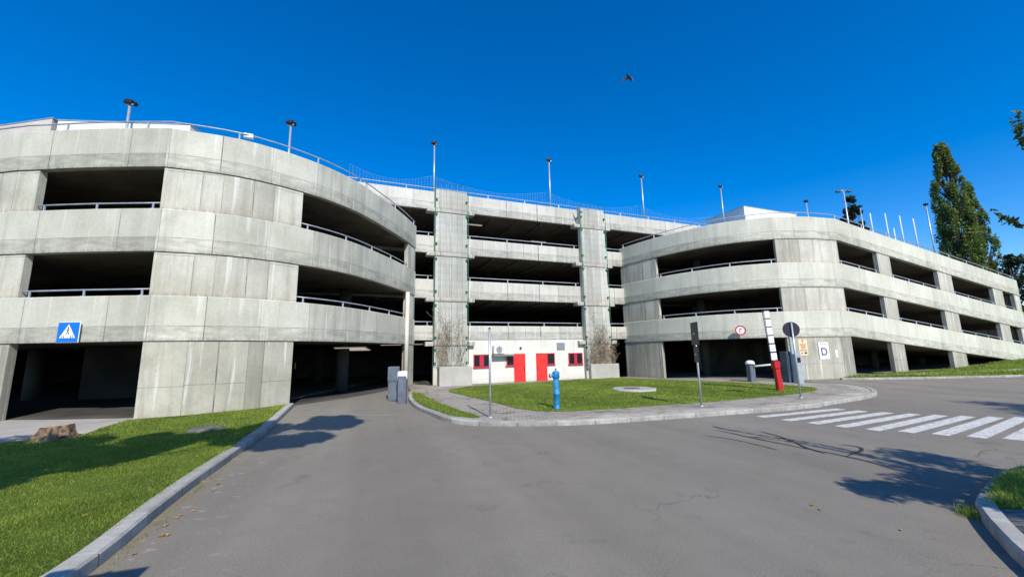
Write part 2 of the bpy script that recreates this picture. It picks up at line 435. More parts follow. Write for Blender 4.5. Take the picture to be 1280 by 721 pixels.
def grid_sheet(name, xs, ys, dz, mat):
    mb = MB(); nx, ny = len(xs), len(ys)
    for y in ys:
        for x in xs: mb.v.append((x, y, gz(x, y)+dz))
    for j in range(ny-1):
        for i in range(nx-1):
            a = j*nx+i; mb.f.append((a, a+1, a+nx+1, a+nx)); mb.uv.append(None); mb.sm.append(True)
    return mb.build(name, mat)
far = [-2500, -900, -300, -120]
xs = far + [-60+2*i for i in range(66)] + [120, 300, 900, 2500]
ys = [-2500, -900, -300, -100] + [-30+2*i for i in range(51)] + [120, 300, 900, 2500]
tag(grid_sheet('ground', xs, ys, -.06, M['field']), kind='structure')
tag(grid_sheet('road', [-36+.75*i for i in range(130)], [-22+.75*i for i in range(92)], 0., M['asphalt']), kind='structure')

def inside(poly, P):
    x, y = P[:, 0], P[:, 1]; r = np.zeros(len(P), bool); n = len(poly)
    for i in range(n):
        x0, y0 = poly[i]; x1, y1 = poly[(i+1) % n]
        if y0 == y1: continue
        c = ((y0 > y) != (y1 > y)) & (x < (x1-x0)*(y-y0)/(y1-y0)+x0); r ^= c
    return r
def region_mb(poly, dz, step=.8, skirt=.2, rough=0.):
    """a filled outline that follows the terrain, with a skirt"""
    P = []
    n = len(poly)
    for i in range(n):
        a, b = poly[i], poly[(i+1) % n]; k = max(1, int(math.dist(a, b)/step))
        for j in range(k): P.append((a[0]+(b[0]-a[0])*j/k, a[1]+(b[1]-a[1])*j/k))
    nb = len(P); X = np.array(P)
    gx, gy = np.meshgrid(np.arange(X[:,0].min()+step/2, X[:,0].max(), step), np.arange(X[:,1].min()+step/2, X[:,1].max(), step))
    Q = np.stack([gx.ravel(), gy.ravel()], 1)
    Q = Q[inside(P, Q)]
    d = np.min(np.hypot(Q[:,None,0]-X[None,:,0], Q[:,None,1]-X[None,:,1]), axis=1) if len(Q) else np.zeros(0)
    Q = Q[d > step*.4]
    V = [Vector(p) for p in P]+[Vector(q) for q in Q.tolist()]
    r = delaunay_2d_cdt(V, [(i, (i+1) % nb) for i in range(nb)], [], 1, 1e-5)
    mb = MB()
    for v in r[0]: mb.v.append((v.x, v.y, gz(v.x, v.y)+dz))
    for f in r[2]:
        mb.f.append(tuple(f)); mb.uv.append(None); mb.sm.append(True)
    for i in range(nb):
        a, b = P[i], P[(i+1) % nb]; za, zb = gz(*a)+dz, gz(*b)+dz
        mb.quad((*a, za-skirt), (*b, zb-skirt), (*b, zb), (*a, za))
    return mb
def smooth(pts, step=.3, closed=False):
    """Catmull-Rom through the points"""
    out = []; n = len(pts)
    for i in range(n-1):
        p0 = pts[max(i-1, 0)]; p1 = pts[i]; p2 = pts[i+1]; p3 = pts[min(i+2, n-1)]
        k = max(1, int(math.dist(p1, p2)/step))
        for j in range(k):
            t = j/k
            out.append(tuple(.5*((2*p1[a])+(-p0[a]+p2[a])*t+(2*p0[a]-5*p1[a]+4*p2[a]-p3[a])*t*t+(-p0[a]+3*p1[a]-3*p2[a]+p3[a])*t**3) for a in (0, 1)))
    out.append(tuple(pts[-1])); return out
def kerb(name, pts, w=.15, h=.12, side=1):
    """kerb stones along a line; side: which side the width grows to"""
    P = [Vector(p) for p in pts]; mb = MB(); s = 0; prof = [(0, -.12), (0.012, h*.82), (.035, h), (w, h), (w, -.12)]
    rings = []; S = []
    for i, p in enumerate(P):
        t = (P[min(i+1, len(P)-1)]-P[max(i-1, 0)]).normalized(); nr = Vector((-t.y, t.x))*side
        if i: s += (p-P[i-1]).length
        S.append(s); rings.append([(p.x+nr.x*a, p.y+nr.y*a, gz(p.x, p.y)+b) for a, b in prof])
    vv = [0, .9, 1., 1.6, 2]
    for i in range(len(P)-1):
        for k in range(len(prof)-1):
            mb.quad(rings[i][k], rings[i+1][k], rings[i+1][k+1], rings[i][k+1], [(S[i], vv[k]), (S[i+1], vv[k]), (S[i+1], vv[k+1]), (S[i], vv[k+1])])
    mb.poly(rings[0]); mb.poly(rings[-1])
    return tag(mb.build(name, M['kerb']), kind='structure')

# left lawn
LK = smooth([(-3.1,-8),(-3.2,-2),(-3.35,1),(-3.55,3.0),(-3.80,4.0),(-4.22,5.0),(-4.68,6.2),(-5.12,7.5),(-5.65,9.0),(-6.25,10.7),(-6.95,12.6),(-7.52,14.1)])
kerb('kerb_left', LK, .20, .13, 1)
left_lawn = [(x-.16, y) for x, y in LK] + [(-8.0,14.0),(-9.6,12.5),(-10.75,11.65),(-10.55,10.6),(-10.2,9.9),(-10.5,9.45),(-11.2,9.1),(-14,8.6),(-22,8.4),(-30,8.3),(-30,-8)]
tag(region_mb(left_lawn, .115).build('lawn_left', M['lawn']), kind='structure')
left_pave = [(-10.2,9.9),(-10.5,9.45),(-11.2,9.1),(-14,8.6),(-22,8.4),(-30,8.3),(-34,9),(-34,30),(-15,30),(-14,22),(-11,14),(-10.6,11.8),(-10.55,10.6)]
tag(region_mb(left_pave, .10).build('pavement_left', M['path']), kind='structure')

# middle island
IK = smooth([(-4.75,18.6),(-4.35,16.9),(-3.9,15.5),(-3.25,13.9),(-2.6,12.7),(-2.0,11.6),(-1.41,10.95),(-.64,10.62),(.6,10.5),(1.68,10.56),(2.62,10.75),(3.53,10.99),(5.09,11.4),(6.23,11.73),(7.88,12.2),(9.34,12.8),(10.65,13.55),(12.33,14.5),(13.8,15.66),(14.75,17.0),(15.0,18.0),(14.75,18.8),(14.1,19.4)])
kerb('kerb_island', IK, .16, .12, 1)
isl = [(IK[0][0]-.02, IK[0][1])]+[p for p in IK[1:]]
def shrink(P, d):
    o = []
    for i, p in enumerate(P):
        a = Vector(P[max(i-1,0)]); b = Vector(P[min(i+1,len(P)-1)]); t = (b-a).normalized(); o.append((p[0]-t.y*d, p[1]+t.x*d))
    return o
isl_in = shrink(IK, .12)
island = isl_in+[(12.8,19.9),(11.4,20.6),(11.0,22.9),(9.2,25.2),(7.6,27.7),(2,25.4),(-4.0,23.0),(-5.6,22.2),(-5.25,20.4)]
tag(region_mb(island, .10).build('pavement_island', M['pavers']), kind='structure')
isl_grass = smooth([(-2.55,21.6),(-3.1,19.6),(-2.4,17.9),(-.95,15.2),(.05,13.1),(.64,12.42),(1.3,12.2),(2.1,12.3),(3.38,12.7),(4.98,13.25),(6.61,13.75),(8.59,14.6),(10.98,15.74),(12.3,16.7),(12.7,17.3),(12.28,17.9),(11.43,18.8),(10.3,20.7),(9.3,23.0),(7.9,25.2),(6.9,26.0),(4.9,25.9)], .5)
tag(region_mb(isl_grass, .112, skirt=.03).build('lawn_island', M['lawn']), kind='structure')
strip_grass = smooth([(-4.6,18.3),(-4.1,16.7),(-3.65,15.4),(-3.0,13.9),(-2.35,12.8),(-1.7,11.75),(-1.15,11.35),(-.95,11.4),(-1.1,11.8),(-1.75,12.9),(-2.6,14.6),(-3.4,16.5),(-4.3,18.4)], .4)
tag(region_mb(strip_grass, .112, skirt=.03).build('lawn_strip', M['lawn']), kind='structure')

# right, beyond the side road
FK = smooth([(16.6,20.75),(18.2,20.55),(20.6,20.45),(25.5,20.6),(34,21.3),(50,23.5),(70,27)], 1.)
kerb('kerb_far', FK, .15, .10, 1)
far_lawn = shrink(FK, .1)+[(70,46),(44,36),(41.5,32.4),(29.3,27.0),(18.55,22.1)]
tag(region_mb(far_lawn, .10).build('lawn_right', M['lawn']), kind='structure')
fp = smooth([(18.4,21.75),(21,22.0),(25.7,22.75),(30.8,24.4),(37,26.4),(50,29.5)], 1.)
far_path = fp+shrink(fp, .75)[::-1]
tag(region_mb(far_path, .115, skirt=.03).build('path_right', M['slab']), kind='structure')

# near right corner
CK = smooth([(16,7.4),(11,6.9),(8.6,6.5),(7.27,6.09),(6.49,5.75),(5.66,5.21),(5.08,4.78),(4.72,4.36),(4.12,3.55),(3.6,2.6),(3.2,1.2),(3.1,-6)], .3)
kerb('kerb_corner', CK, .16, .13, 1)
ck = shrink(CK, .12)
cg = [p for p in ck if p[1] > 4.62]
cp = [p for p in ck if p[1] <= 4.62]
corner_lawn = cg+[(5.11, 4.64),(5.6,4.64),(16,4.9)]
tag(region_mb(corner_lawn, .12, .4).build('lawn_corner', M['lawn']), kind='structure')
tag(region_mb(cp+[(16,-6),(16,4.88),(5.6,4.60),(5.08,4.60)], .105, .5).build('pavement_corner', M['pavers']), kind='structure')

# zebra crossing: every bar one painted mark on the road
def bar(mb, a, b, w):
    a = Vector(a); b = Vector(b); t = (b-a).normalized(); n = Vector((-t.y, t.x))*w/2
    mb.quad((*(a-n), .005), (*(b-n), .005), (*(b+n), .005), (*(a+n), .005))
Lz = [(6.38,11.87),(6.62,11.24),(6.92,10.64),(7.24,10.15),(7.55,9.68),(7.90,9.25),(8.38,8.98),(8.78,8.66),(9.18,8.36),(9.62,8.12),(10.1,7.9),(10.6,7.7)]
Rz = [(9.44,12.92),(9.74,12.36),(10.02,11.92),(10.40,11.55),(10.82,11.24),(11.24,10.96),(11.70,10.74),(12.20,10.55),(12.72,10.42),(13.25,10.25),(13.8,10.1),(14.3,9.95)]
mb = MB()
for a, b in zip(Lz, Rz): bar(mb, a, b, .27)
tag(mb.build('road_marking', M['roadpaint']), kind='structure')

# tar lines sealing the cracks in the asphalt
mb = MB()
def wiggle(pts, w):
    P = smooth(pts, .08); n = len(P)
    ww = [max(.006, w*(.55+random.random()*.7)*min(1, 4*i/n+.2, 4*(n-i)/n+.2)) for i in range(n)]
    P = [(x+random.uniform(-.008,.008), y+random.uniform(-.008,.008)) for x, y in P]
    for i in range(n-1):
        a = Vector(P[i]); b = Vector(P[i+1]); t = (b-a).normalized(); q = Vector((-t.y, t.x))
        mb.quad((*(a-q*ww[i]), .004), (*(b-q*ww[i+1]), .004), (*(b+q*ww[i+1]), .004), (*(a+q*ww[i]), .004))
wiggle([(4.1,9.05),(4.5,8.54),(4.79,7.7)], .02)
wiggle([(4.64,9.63),(4.94,8.73),(5.31,7.85),(5.64,7.08),(5.79,6.14)], .03)
wiggle([(5.48,9.41),(5.55,8.7),(5.42,7.9),(5.40,7.35)], .03)
wiggle([(5.62,7.18),(5.95,7.38),(6.25,7.6),(6.36,7.85),(6.2,8.0)], .03)
tag(mb.build('crack_sealing', M['crack']), kind='structure')

mb = MB(); P_ = [(-6.72+3.1*i/8, 12.25+.65*i/8) for i in range(9)]
for a, b in zip(P_[:-1], P_[1:]): mb.quad((a[0],a[1]-.03,gz(*a)+.006),(b[0],b[1]-.03,gz(*b)+.006),(b[0],b[1]+.03,gz(*b)+.006),(a[0],a[1]+.03,gz(*a)+.006))
tag(mb.build('road_joint', M['path']), kind='structure')
# ------------------------------------------------------------ grass blades
def blades(name, poly, n, h, w, dz, box=None, seed=1):
    r = np.random.default_rng(seed); P = np.array(poly)
    lo, hi = P.min(0), P.max(0)
    if box is not None: lo = np.maximum(lo, box[:2]); hi = np.minimum(hi, box[2:])
    Q = lo+(hi-lo)*r.random((n*3, 2)); Q = Q[inside(poly, Q)][:n]; n = len(Q); Q = Q+r.normal(0, .03, Q.shape)
    z = g(Q[:,0], Q[:,1])+dz-.005
    # clumps: tall and short patches
    cl = .75+.25*np.sin(Q[:,0]*2.3+np.sin(Q[:,1]*1.7)*2)+.2*np.sin(Q[:,1]*3.9+Q[:,0])
    hh = h*(.45+.9*r.random(n))*np.clip(cl, .4, 1.3); th = r.random(n)*2*np.pi; ln = r.normal(0, .45, (n, 2))*hh[:,None]
    d = np.stack([np.cos(th), np.sin(th)], 1)*(w*(.6+.8*r.random(n)))[:,None]/2
    V = np.zeros((n, 5, 3))
    V[:,0,:2] = Q-d; V[:,1,:2] = Q+d; V[:,2,:2] = Q+d*.75+ln*.4; V[:,3,:2] = Q-d*.75+ln*.4; V[:,4,:2] = Q+ln
    V[:,0,2] = V[:,1,2] = z; V[:,2,2] = V[:,3,2] = z+hh*.55; V[:,4,2] = z+hh
    me = bpy.data.meshes.new(name); me.vertices.add(n*5); me.vertices.foreach_set('co', V.ravel())
    idx = np.arange(n)[:,None]*5
    loops = np.concatenate([idx+np.array([[0,1,2,3]]), idx+np.array([[3,2,4]])], 1)
    me.loops.add(n*7); me.loops.foreach_set('vertex_index', loops.ravel().astype(np.int32))
    me.polygons.add(n*2)
    ls = (np.arange(n)[:,None]*7+np.array([[0,4]])).ravel().astype(np.int32)
    me.polygons.foreach_set('loop_start', ls); me.polygons.foreach_set('loop_total', np.tile([4,3], n).astype(np.int32))
    at = me.attributes.new('tone', 'FLOAT', 'POINT')
    t = np.clip(.48+.16*np.sin(Q[:,0]*.9+Q[:,1]*.6)+.16*np.sin(Q[:,0]*5.1+np.sin(Q[:,1]*4.3)*2)*np.sin(Q[:,1]*6.2)+r.normal(0, .25, n), 0, 1)
    at.data.foreach_set('value', np.repeat(t, 5).astype(np.float32))
    me.update(calc_edges=True); me.validate(); me.materials.append(M['grass'])
    o = bpy.data.objects.new(name, me); link(o); return o
tag(blades('grass', left_lawn, 170000, .042, .006, .115, (-9.5,2.6,-3,8.5), 3), 'short green lawn left of the road near the camera', 'grass', kind='stuff')
tag(blades('grass', left_lawn, 60000, .05, .012, .115, (-20,7.5,-3,14.5), 4), 'short green lawn running up to the left concrete wall', 'grass', kind='stuff')
tag(blades('grass', isl_grass, 90000, .05, .018, .112, None, 5), 'green lawn in front of the white room with red doors', 'grass', kind='stuff')
tag(blades('grass', strip_grass, 9000, .07, .014, .112, None, 6), 'narrow wedge of grass beside the kerb of the middle island', 'grass', kind='stuff')
tag(blades('grass', corner_lawn, 16000, .10, .010, .12, (5,4.4,9,7), 7), 'tufted grass in the near right corner', 'grass', kind='stuff')
tag(blades('grass', far_lawn, 60000, .10, .03, .10, (16,20,50,36), 8), 'grass bank below the sloping right wing', 'grass', kind='stuff')

# weeds along the left kerb foot
wp = [(x+.02+random.random()*.10, y) for x, y in LK if 3 < y < 7]
mbp = [(x-.02, y) for x, y in wp]+[(x+.06, y) for x, y in wp[::-1]]
tag(blades('weeds', mbp, 900, .05, .008, 0., None, 9), 'sparse weeds growing at the foot of the left kerb', 'weeds', kind='stuff')

wk = [p for p in IK if p[0] > 0]
wk2 = shrink(wk, .30)
tag(blades('weeds', shrink(wk, .16)+wk2[::-1], 1500, .05, .012, .10, None, 10), 'sparse weeds in the paving joints along the island kerb', 'weeds', kind='stuff')
tag(blades('weed_tuft', [(4.82,4.70),(5.0,4.86),(5.08,4.74),(4.92,4.58)], 130, .13, .012, 0., None, 12), 'small green weed tuft growing out of the gap at the corner kerb', 'weed')
# fallen leaves
for i in range(19):
    if i < 5: x, y, z = random.uniform(-6.5,-4.6), random.uniform(3.6,5), .17
    elif i < 16: x, y = random.uniform(-4.4,-3.5), random.uniform(3.6,6.5); x = -3.5-(y-3.3)*.33+random.uniform(.22,.42)-.17; z = .012
    else: x, y, z = random.uniform(3.4,4.6), random.uniform(3.9,5.3), .012
    mb = MB(); s = .018+.02*random.random(); a = random.random()*6
    pts = [(math.cos(a+t)*s*r_, math.sin(a+t)*s*r_, .006*math.sin(3*t)) for t, r_ in ((0,1.2),(.8,.7),(1.6,.8),(2.4,.7),(3.1,1.1),(3.9,.7),(4.7,.8),(5.5,.7))]
    mb.poly(pts); o = mb.build('fallen_leaf', M['leafdead']); o.location = (x, y, z)
    tag(o, 'small dry brown leaf lying in the lawn by the left kerb' if i < 5 else ('small dry brown leaf lying on the asphalt along the left kerb' if i < 16 else 'small dry brown leaf on the asphalt near the right corner kerb'), 'leaf', 'fallen leaves on the lawn' if i < 5 else ('fallen leaves by the left kerb' if i < 16 else 'fallen leaves by the right corner'))

# ==================================================================== GARAGE
garage = empty('parking_garage', (0, 24, 0), 'large grey concrete multi-storey car park with two rounded corner drums', 'parking garage')
def gp(mb, name, mat, **kw): return under(garage, mb, name, mat, **kw)

class Path:
    def __init__(s, pts, out):
        s.P = [Vector(p) for p in pts]; s.S = [0]
        for i in range(1, len(s.P)): s.S.append(s.S[-1]+(s.P[i]-s.P[i-1]).length)
        s.out = out; s.L = s.S[-1]
    def at(s, q):
        q = min(max(q, 0), s.L)
        for i in range(len(s.P)-1):
            if q <= s.S[i+1]+1e-9: break
        t = (q-s.S[i])/(s.S[i+1]-s.S[i]); return s.P[i].lerp(s.P[i+1], t)
    def nrm(s, q):
        a = s.at(q-.25); b = s.at(q+.25); t = (b-a).normalized(); return Vector((t.y, -t.x))*s.out
    def near(s, p):
        p = Vector(p); best = (1e9, 0)
        for i in range(len(s.P)-1):
            a, b = s.P[i], s.P[i+1]; d = b-a; t = max(0, min(1, (p-a).dot(d)/d.length_squared)); e = (a+d*t-p).length
            if e < best[0]: best = (e, s.S[i]+t*d.length)
        return best[1]
    def samples(s, a, b, step=.6):
        q = [a, b]+[x for x in s.S if a+.05 < x < b-.05]
        k = int((b-a)/step)
        if k > 1: q += [a+(b-a)*j/k for j in range(1, k)]
        q = sorted(q); o = [q[0]]
        for x in q[1:]:
            if x-o[-1] > .04: o.append(x)
        o[-1] = b; return o
    def pt(s, q, off):
        p = s.at(q)+s.nrm(q)*off; return p
def sweep(path, a, b, z0, z1, o1, o0, zf, mb=None, foot=None, cap=None):
    """wall swept along a path from arc a to b; o1 outer, o0 inner offset; zf(x,y) slope; foot: keeps its foot level"""
    mb = mb or MB(); Q = path.samples(a, b); rows = []
    for q in Q:
        po = path.pt(q, o1); pi = path.pt(q, o0); c = path.at(q); dz = zf(c.x, c.y)
        lo = z0+dz if foot is None else foot
        ch = .025
        rows.append((q, (po.x,po.y,lo), (po.x,po.y,z1+dz-ch), (po.x-(po.x-pi.x)*.1, po.y-(po.y-pi.y)*.1, z1+dz), (pi.x,pi.y,z1+dz), (pi.x,pi.y,lo), z1+dz-lo))
    for r0, r1 in zip(rows[:-1], rows[1:]):
        h0, h1 = r0[6], r1[6]; q0, q1 = r0[0], r1[0]
        mb.quad(r0[1], r1[1], r1[2], r0[2], [(q0,0),(q1,0),(q1,h1-.02),(q0,h0-.02)])
        mb.quad(r0[2], r1[2], r1[3], r0[3], [(q0,h0-.02),(q1,h1-.02),(q1,h1),(q0,h0)])
        mb.quad(r0[3], r1[3], r1[4], r0[4], [(q0,h0),(q1,h1),(q1,h1+.2),(q0,h0+.2)])
        mb.quad(r0[4], r1[4], r1[5], r0[5], [(q0,h0),(q1,h1),(q1,0),(q0,0)])
        mb.quad(r0[5], r1[5], r1[1], r0[1], [(q0,.3),(q1,.3),(q1,.1),(q0,.1)])
    for r in (rows[0], rows[-1]):
        mb.poly(r[1:6], [(r[0],0),(r[0],r[6]-.02),(r[0]+.05,r[6]),(r[0]+.3,r[6]),(r[0]+.3,0)])
    return mb
def railing(path, a, b, z, zf, off=-.10, hgt=.20, label=None, step=1.75):
    mb = MB(); Q = path.samples(a, b, .7)
    pts = []
    for q in Q:
        p = path.pt(q, off); c = path.at(q); pts.append((p.x, p.y, z+hgt+zf(c.x, c.y)))
    mb.tube(pts, .024, 8)
    r = gp(mb, 'railing', M['rail'])
    if label: r['label'] = label
    n = max(2, int((b-a)/step)+1)
    for i in range(n):
        q = a+.25+(b-a-.5)*i/(n-1); p = path.pt(q, off); c = path.at(q); zz = z+zf(c.x, c.y)
        m2 = MB(); m2.box(p.x, p.y, zz+hgt/2-.015, .05, .03, hgt+.03)
        m2.box(p.x, p.y, zz+.008, .12, .10, .016)
        o = m2.build('post', M['rail']); o.data.transform(Matrix.Translation(-garage.location)); o.parent = r
    return r
def deck(path, a, b, back, z0, th, zf, name='deck_slab', off=-.22, label=None, rows=5):
    """slab between the facade path and a back line, both sampled the same"""
    Q = path.samples(a, b, 1.5); n = len(Q); BP = Path(back, 1); mb = MB()
    F = [path.pt(q, off) for q in Q]; B = [BP.at(BP.L*i/(n-1)) for i in range(n)]
    G = {}
    for lv, zz in ((0, z0), (1, z0+th)):
        for j in range(rows+1):
            for i in range(n):
                p = F[i].lerp(B[i], j/rows); G[lv, j, i] = len(mb.v); mb.v.append((p.x, p.y, zz+zf(p.x, p.y)))
    def q4(*k):
        mb.f.append(tuple(G[x] for x in k)); mb.uv.append(None); mb.sm.append(False)
    for j in range(rows):
        for i in range(n-1):
            for lv in (0, 1): q4((lv,j,i),(lv,j,i+1),(lv,j+1,i+1),(lv,j+1,i))
    for i in range(n-1):
        for j in (0, rows): q4((0,j,i),(0,j,i+1),(1,j,i+1),(1,j,i))
    for j in range(rows):
        for i in (0, n-1): q4((0,j,i),(0,j+1,i),(1,j+1,i),(1,j,i))
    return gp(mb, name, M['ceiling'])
flat = lambda x, y: 0.

# ---- left drum
A = (-14.76, 11.76); B = (-10.80, 11.72)
LP = smooth([(-34,18.4),(-28,15.7),(-22,13.2),(-16.6,11.95),A,(-12.8,11.68),B], .8)[:-1] + smooth([B,(-9.0,12.5),(-7.52,13.95),(-6.52,15.8),(-5.95,18.1),(-5.60,20.2),(-5.42,22.1)], .45)
lp = Path(LP, 1)
sA, sB, sC = lp.near(A), lp.near(B), lp.near((-7.56,13.9))
sE = lp.near((-5.53,20.95)); sEnd = lp.L
s0 = 0.
LB = [(2.38,3.73),(5.08,6.43),(7.79,9.10)]
for i, (z0, z1) in enumerate(LB):
    nm = ['spandrel_band','spandrel_band','parapet_band'][i]
    gp(sweep(lp, s0, sB, z0, z1, 0, -.22, flat), nm, M['band'],
       label=['lowest spandrel band left of the crease on the left drum','middle spandrel band left of the crease on the left drum','roof parapet left of the crease on the left drum'][i])
    gp(sweep(lp, sB+.004, sEnd, z0, z1, 0, -.22, flat), nm, M['bandst'],
       label=['lowest streaked curved spandrel band of the left drum','middle streaked curved spandrel band of the left drum','streaked curved roof parapet of the left drum'][i])
def split_back(): return [(-34,38),(-14,38),(-13.9,19.2),(-5.75,22.0)]
lback = [(-36,38),(-16,38),(-13.5,30),(-12.5,21),(-9.2,20.75),(-5.7,22.25)]
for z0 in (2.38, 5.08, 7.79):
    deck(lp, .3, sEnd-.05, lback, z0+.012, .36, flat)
fl = [-.2, 3.73, 6.43]; ce = [2.38, 5.08, 7.79]
sF0 = lp.near((-18.6,12.35)); sF1 = lp.near((-24.5,14.2))
for k in range(3):
    zt = ce[k]; zb = fl[k]
    for (a, b, nm) in ((sB, sC, 'pier'), (sE, sEnd, 'end_pier'), (sF0, sA, 'pier'), (s0, sF1, 'pier')):
        gp(sweep(lp, a, b, zb, zt-.015, -.035, -.24, flat), nm, M['pier' if k else 'pierlow'])
    if k > 0:
        for (a, b) in ((sA, sB), (sC, sE), (sF1, sF0)):
            railing(lp, a+.02, b-.02, zb, flat)
railing(lp, s0, sEnd, 9.10, flat, off=-.08, hgt=.25, label='long curved railing on top of the left drum parapet', step=2.6)

# ---- right drum and sloping wing
def wz(x, y):
    t = (x-18.6)*.910+(y-22.0)*.414
    return -.086*max(0., t)-.0
L = (18.42, 21.95); END = (41.3, 32.36)
K = (14.55, 21.42)
RP = smooth([(7.75,28.0),(8.15,27.25),(9.3,25.35),(10.75,23.55),(12.5,22.15),K], .45)[:-1]+smooth([K,(16.4,21.48),L], .5)[:-1]+[(L[0]+(END[0]-L[0])*i/16, L[1]+(END[1]-L[1])*i/16) for i in range(17)]
rp = Path(RP, 1)
def onwing(X): return rp.near((X, L[1]+.455*(X-L[0])))
sJ = rp.near((9.3,25.35)); sK = rp.near(K); sL = rp.near(L)
wing = [onwing(v) for v in (22.15, 23.45, 28.95, 30.75, 36.75, 38.35, 40.3)]
RB = [(2.37,3.74),(5.06,6.42),(7.76,9.03)]
for i, (z0, z1) in enumerate(RB):
    gp(sweep(rp, 0, rp.L, z0, z1, 0, -.22, wz), ['spandrel_band','spandrel_band','parapet_band'][i], M['bandr'],
       label=['lowest spandrel band of the right drum and sloping wing','middle spandrel band of the right drum and sloping wing','roof parapet of the right drum and sloping wing'][i])
rback = [(7.95,27.95),(13,30.0),(19.5,32.6),(21,42),(34.5,48.5)]
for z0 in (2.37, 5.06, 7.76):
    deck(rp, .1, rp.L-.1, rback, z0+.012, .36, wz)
ce = [2.37, 5.06, 7.76]; fl = [-.3, 3.74, 6.42]
pr = [(0, sJ), (sK, sL), (wing[0], wing[1]), (wing[2], wing[3]), (wing[4], wing[5]), (wing[6], rp.L)]
for k in range(3):
    for j, (a, b) in enumerate(pr):
        kw = {}
        if k == 0: gp(sweep(rp, a, b, fl[k], ce[k]-.015, -.035, -.25, wz, foot=-.3), 'pier', M['pierlow'])
        else: gp(sweep(rp, a, b, fl[k], ce[k]-.015, -.035, -.25, wz), 'pier', M['pier'])
    if k:
        for (a, b) in ((sJ, sK), (sL, wing[0]), (wing[1], wing[2]), (wing[3], wing[4]), (wing[5], wing[6])):
            railing(rp, a+.02, b-.02, fl[k], wz)
railing(rp, .1, rp.L-.1, 9.03, wz, off=-.08, hgt=.25, label='long railing on top of the right drum and wing parapet', step=2.6)
# ends and backs: closing walls so that the inside is dark
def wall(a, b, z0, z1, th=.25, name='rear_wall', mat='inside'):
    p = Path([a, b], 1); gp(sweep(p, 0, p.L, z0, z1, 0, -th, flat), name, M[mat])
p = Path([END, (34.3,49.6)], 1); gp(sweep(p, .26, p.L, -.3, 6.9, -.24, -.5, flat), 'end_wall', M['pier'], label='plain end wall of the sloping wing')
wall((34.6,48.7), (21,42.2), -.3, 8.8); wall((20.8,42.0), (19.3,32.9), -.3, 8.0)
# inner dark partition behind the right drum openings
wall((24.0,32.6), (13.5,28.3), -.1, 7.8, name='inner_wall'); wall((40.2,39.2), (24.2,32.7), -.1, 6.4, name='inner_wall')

# ---- middle block: straight facade y = 24.66 + .4 x
ca = math.atan(.4); cu = Vector((math.cos(ca), math.sin(ca)))
def cpt(X): return (X, 24.66+.4*X)
cpth = Path([cpt(-13.7), cpt(24)], 1)
def cs(X): return cpth.near(cpt(X))
CB = [(2.62,3.44),(5.02,6.12),(7.70,8.72),(10.36,11.48)]
cback = [(-16,46),(18,56)]
for i, (z0, z1) in enumerate(CB):
    gp(sweep(cpth, 0, cpth.L, z0, z1, 0, -.22, flat), 'parapet_band' if i == 3 else 'spandrel_band', M['cband'],
       label=['pale spandrel just above the white room of the middle block','second pale spandrel band of the middle block','third pale spandrel band of the middle block','pale roof parapet of the middle block'][i])
    deck(cpth, .1, cpth.L-.1, cback, z0+.012, .34, flat)
pil = [(-4.56,-2.76),(4.58,6.42)]
for (x0, x1) in pil:
    # pilaster in storey-high lifts
    for (zb, zt) in ((-.2,2.28),(2.50,4.80),(5.02,7.46),(7.70,10.12),(10.36,11.54)):
        gp(sweep(cpth, cs(x0), cs(x1), zb, zt, .30, .002, flat), 'pilaster', M['cpier'])
    for zb in (2.28, 4.80, 7.46, 10.12):
        gp(sweep(cpth, cs(x0-.42), cs(x1+.42), zb+.002, zb+.236, .34, -.2, flat), 'corbel_beam', M['cband'])
for (x0, x1) in ((-13.6,-11.5), (14.0,15.8)):
    for (zb, zt) in ((-.2,2.28),(2.5,4.8),(5.02,7.46),(7.70,10.12)):
        gp(sweep(cpth, cs(x0), cs(x1), zb, zt+.2, -.02, -.5, flat), 'pier', M['cpier'])
for i in range(3):
    z = CB[i][1]
    for (a, b) in ((-8.5,-4.6),(-2.72,4.54),(6.46,12)):
        railing(cpth, cs(a), cs(b), z, flat, hgt=.22, step=2.2)
railing(cpth, cs(-11), cs(20), 11.48, flat, off=-.1, hgt=.24, label='railing along the roof edge of the middle block', step=2.4)
# ceiling ribs and dark inner wall of the middle block
for z0 in (5.02, 7.70, 10.36):
    mb = MB()
    for X in np.arange(-9, 13, 1.6):
        a = Vector(cpt(X)); n = Vector((-cu.y, cu.x)); c = a+n*5.2
        mb.box(c.x, c.y, z0-.045, .16, 9.5, .11, ca)
    gp(mb, 'ceiling_rib', M['ceiling'], label='thin ribs under one deck of the middle block')
n_ = Vector((-cu.y, cu.x))
a = Vector(cpt(-12))+n_*11; b = Vector(cpt(22))+n_*11
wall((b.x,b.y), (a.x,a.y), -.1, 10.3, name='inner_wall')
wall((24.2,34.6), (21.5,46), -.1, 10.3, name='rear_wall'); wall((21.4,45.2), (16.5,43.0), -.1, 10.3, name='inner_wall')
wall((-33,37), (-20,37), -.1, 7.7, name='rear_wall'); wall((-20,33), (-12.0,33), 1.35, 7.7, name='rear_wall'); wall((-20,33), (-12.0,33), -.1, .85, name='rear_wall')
wall((-34.2,18.5), (-34.2,37), -.1, 8.5, name='rear_wall')
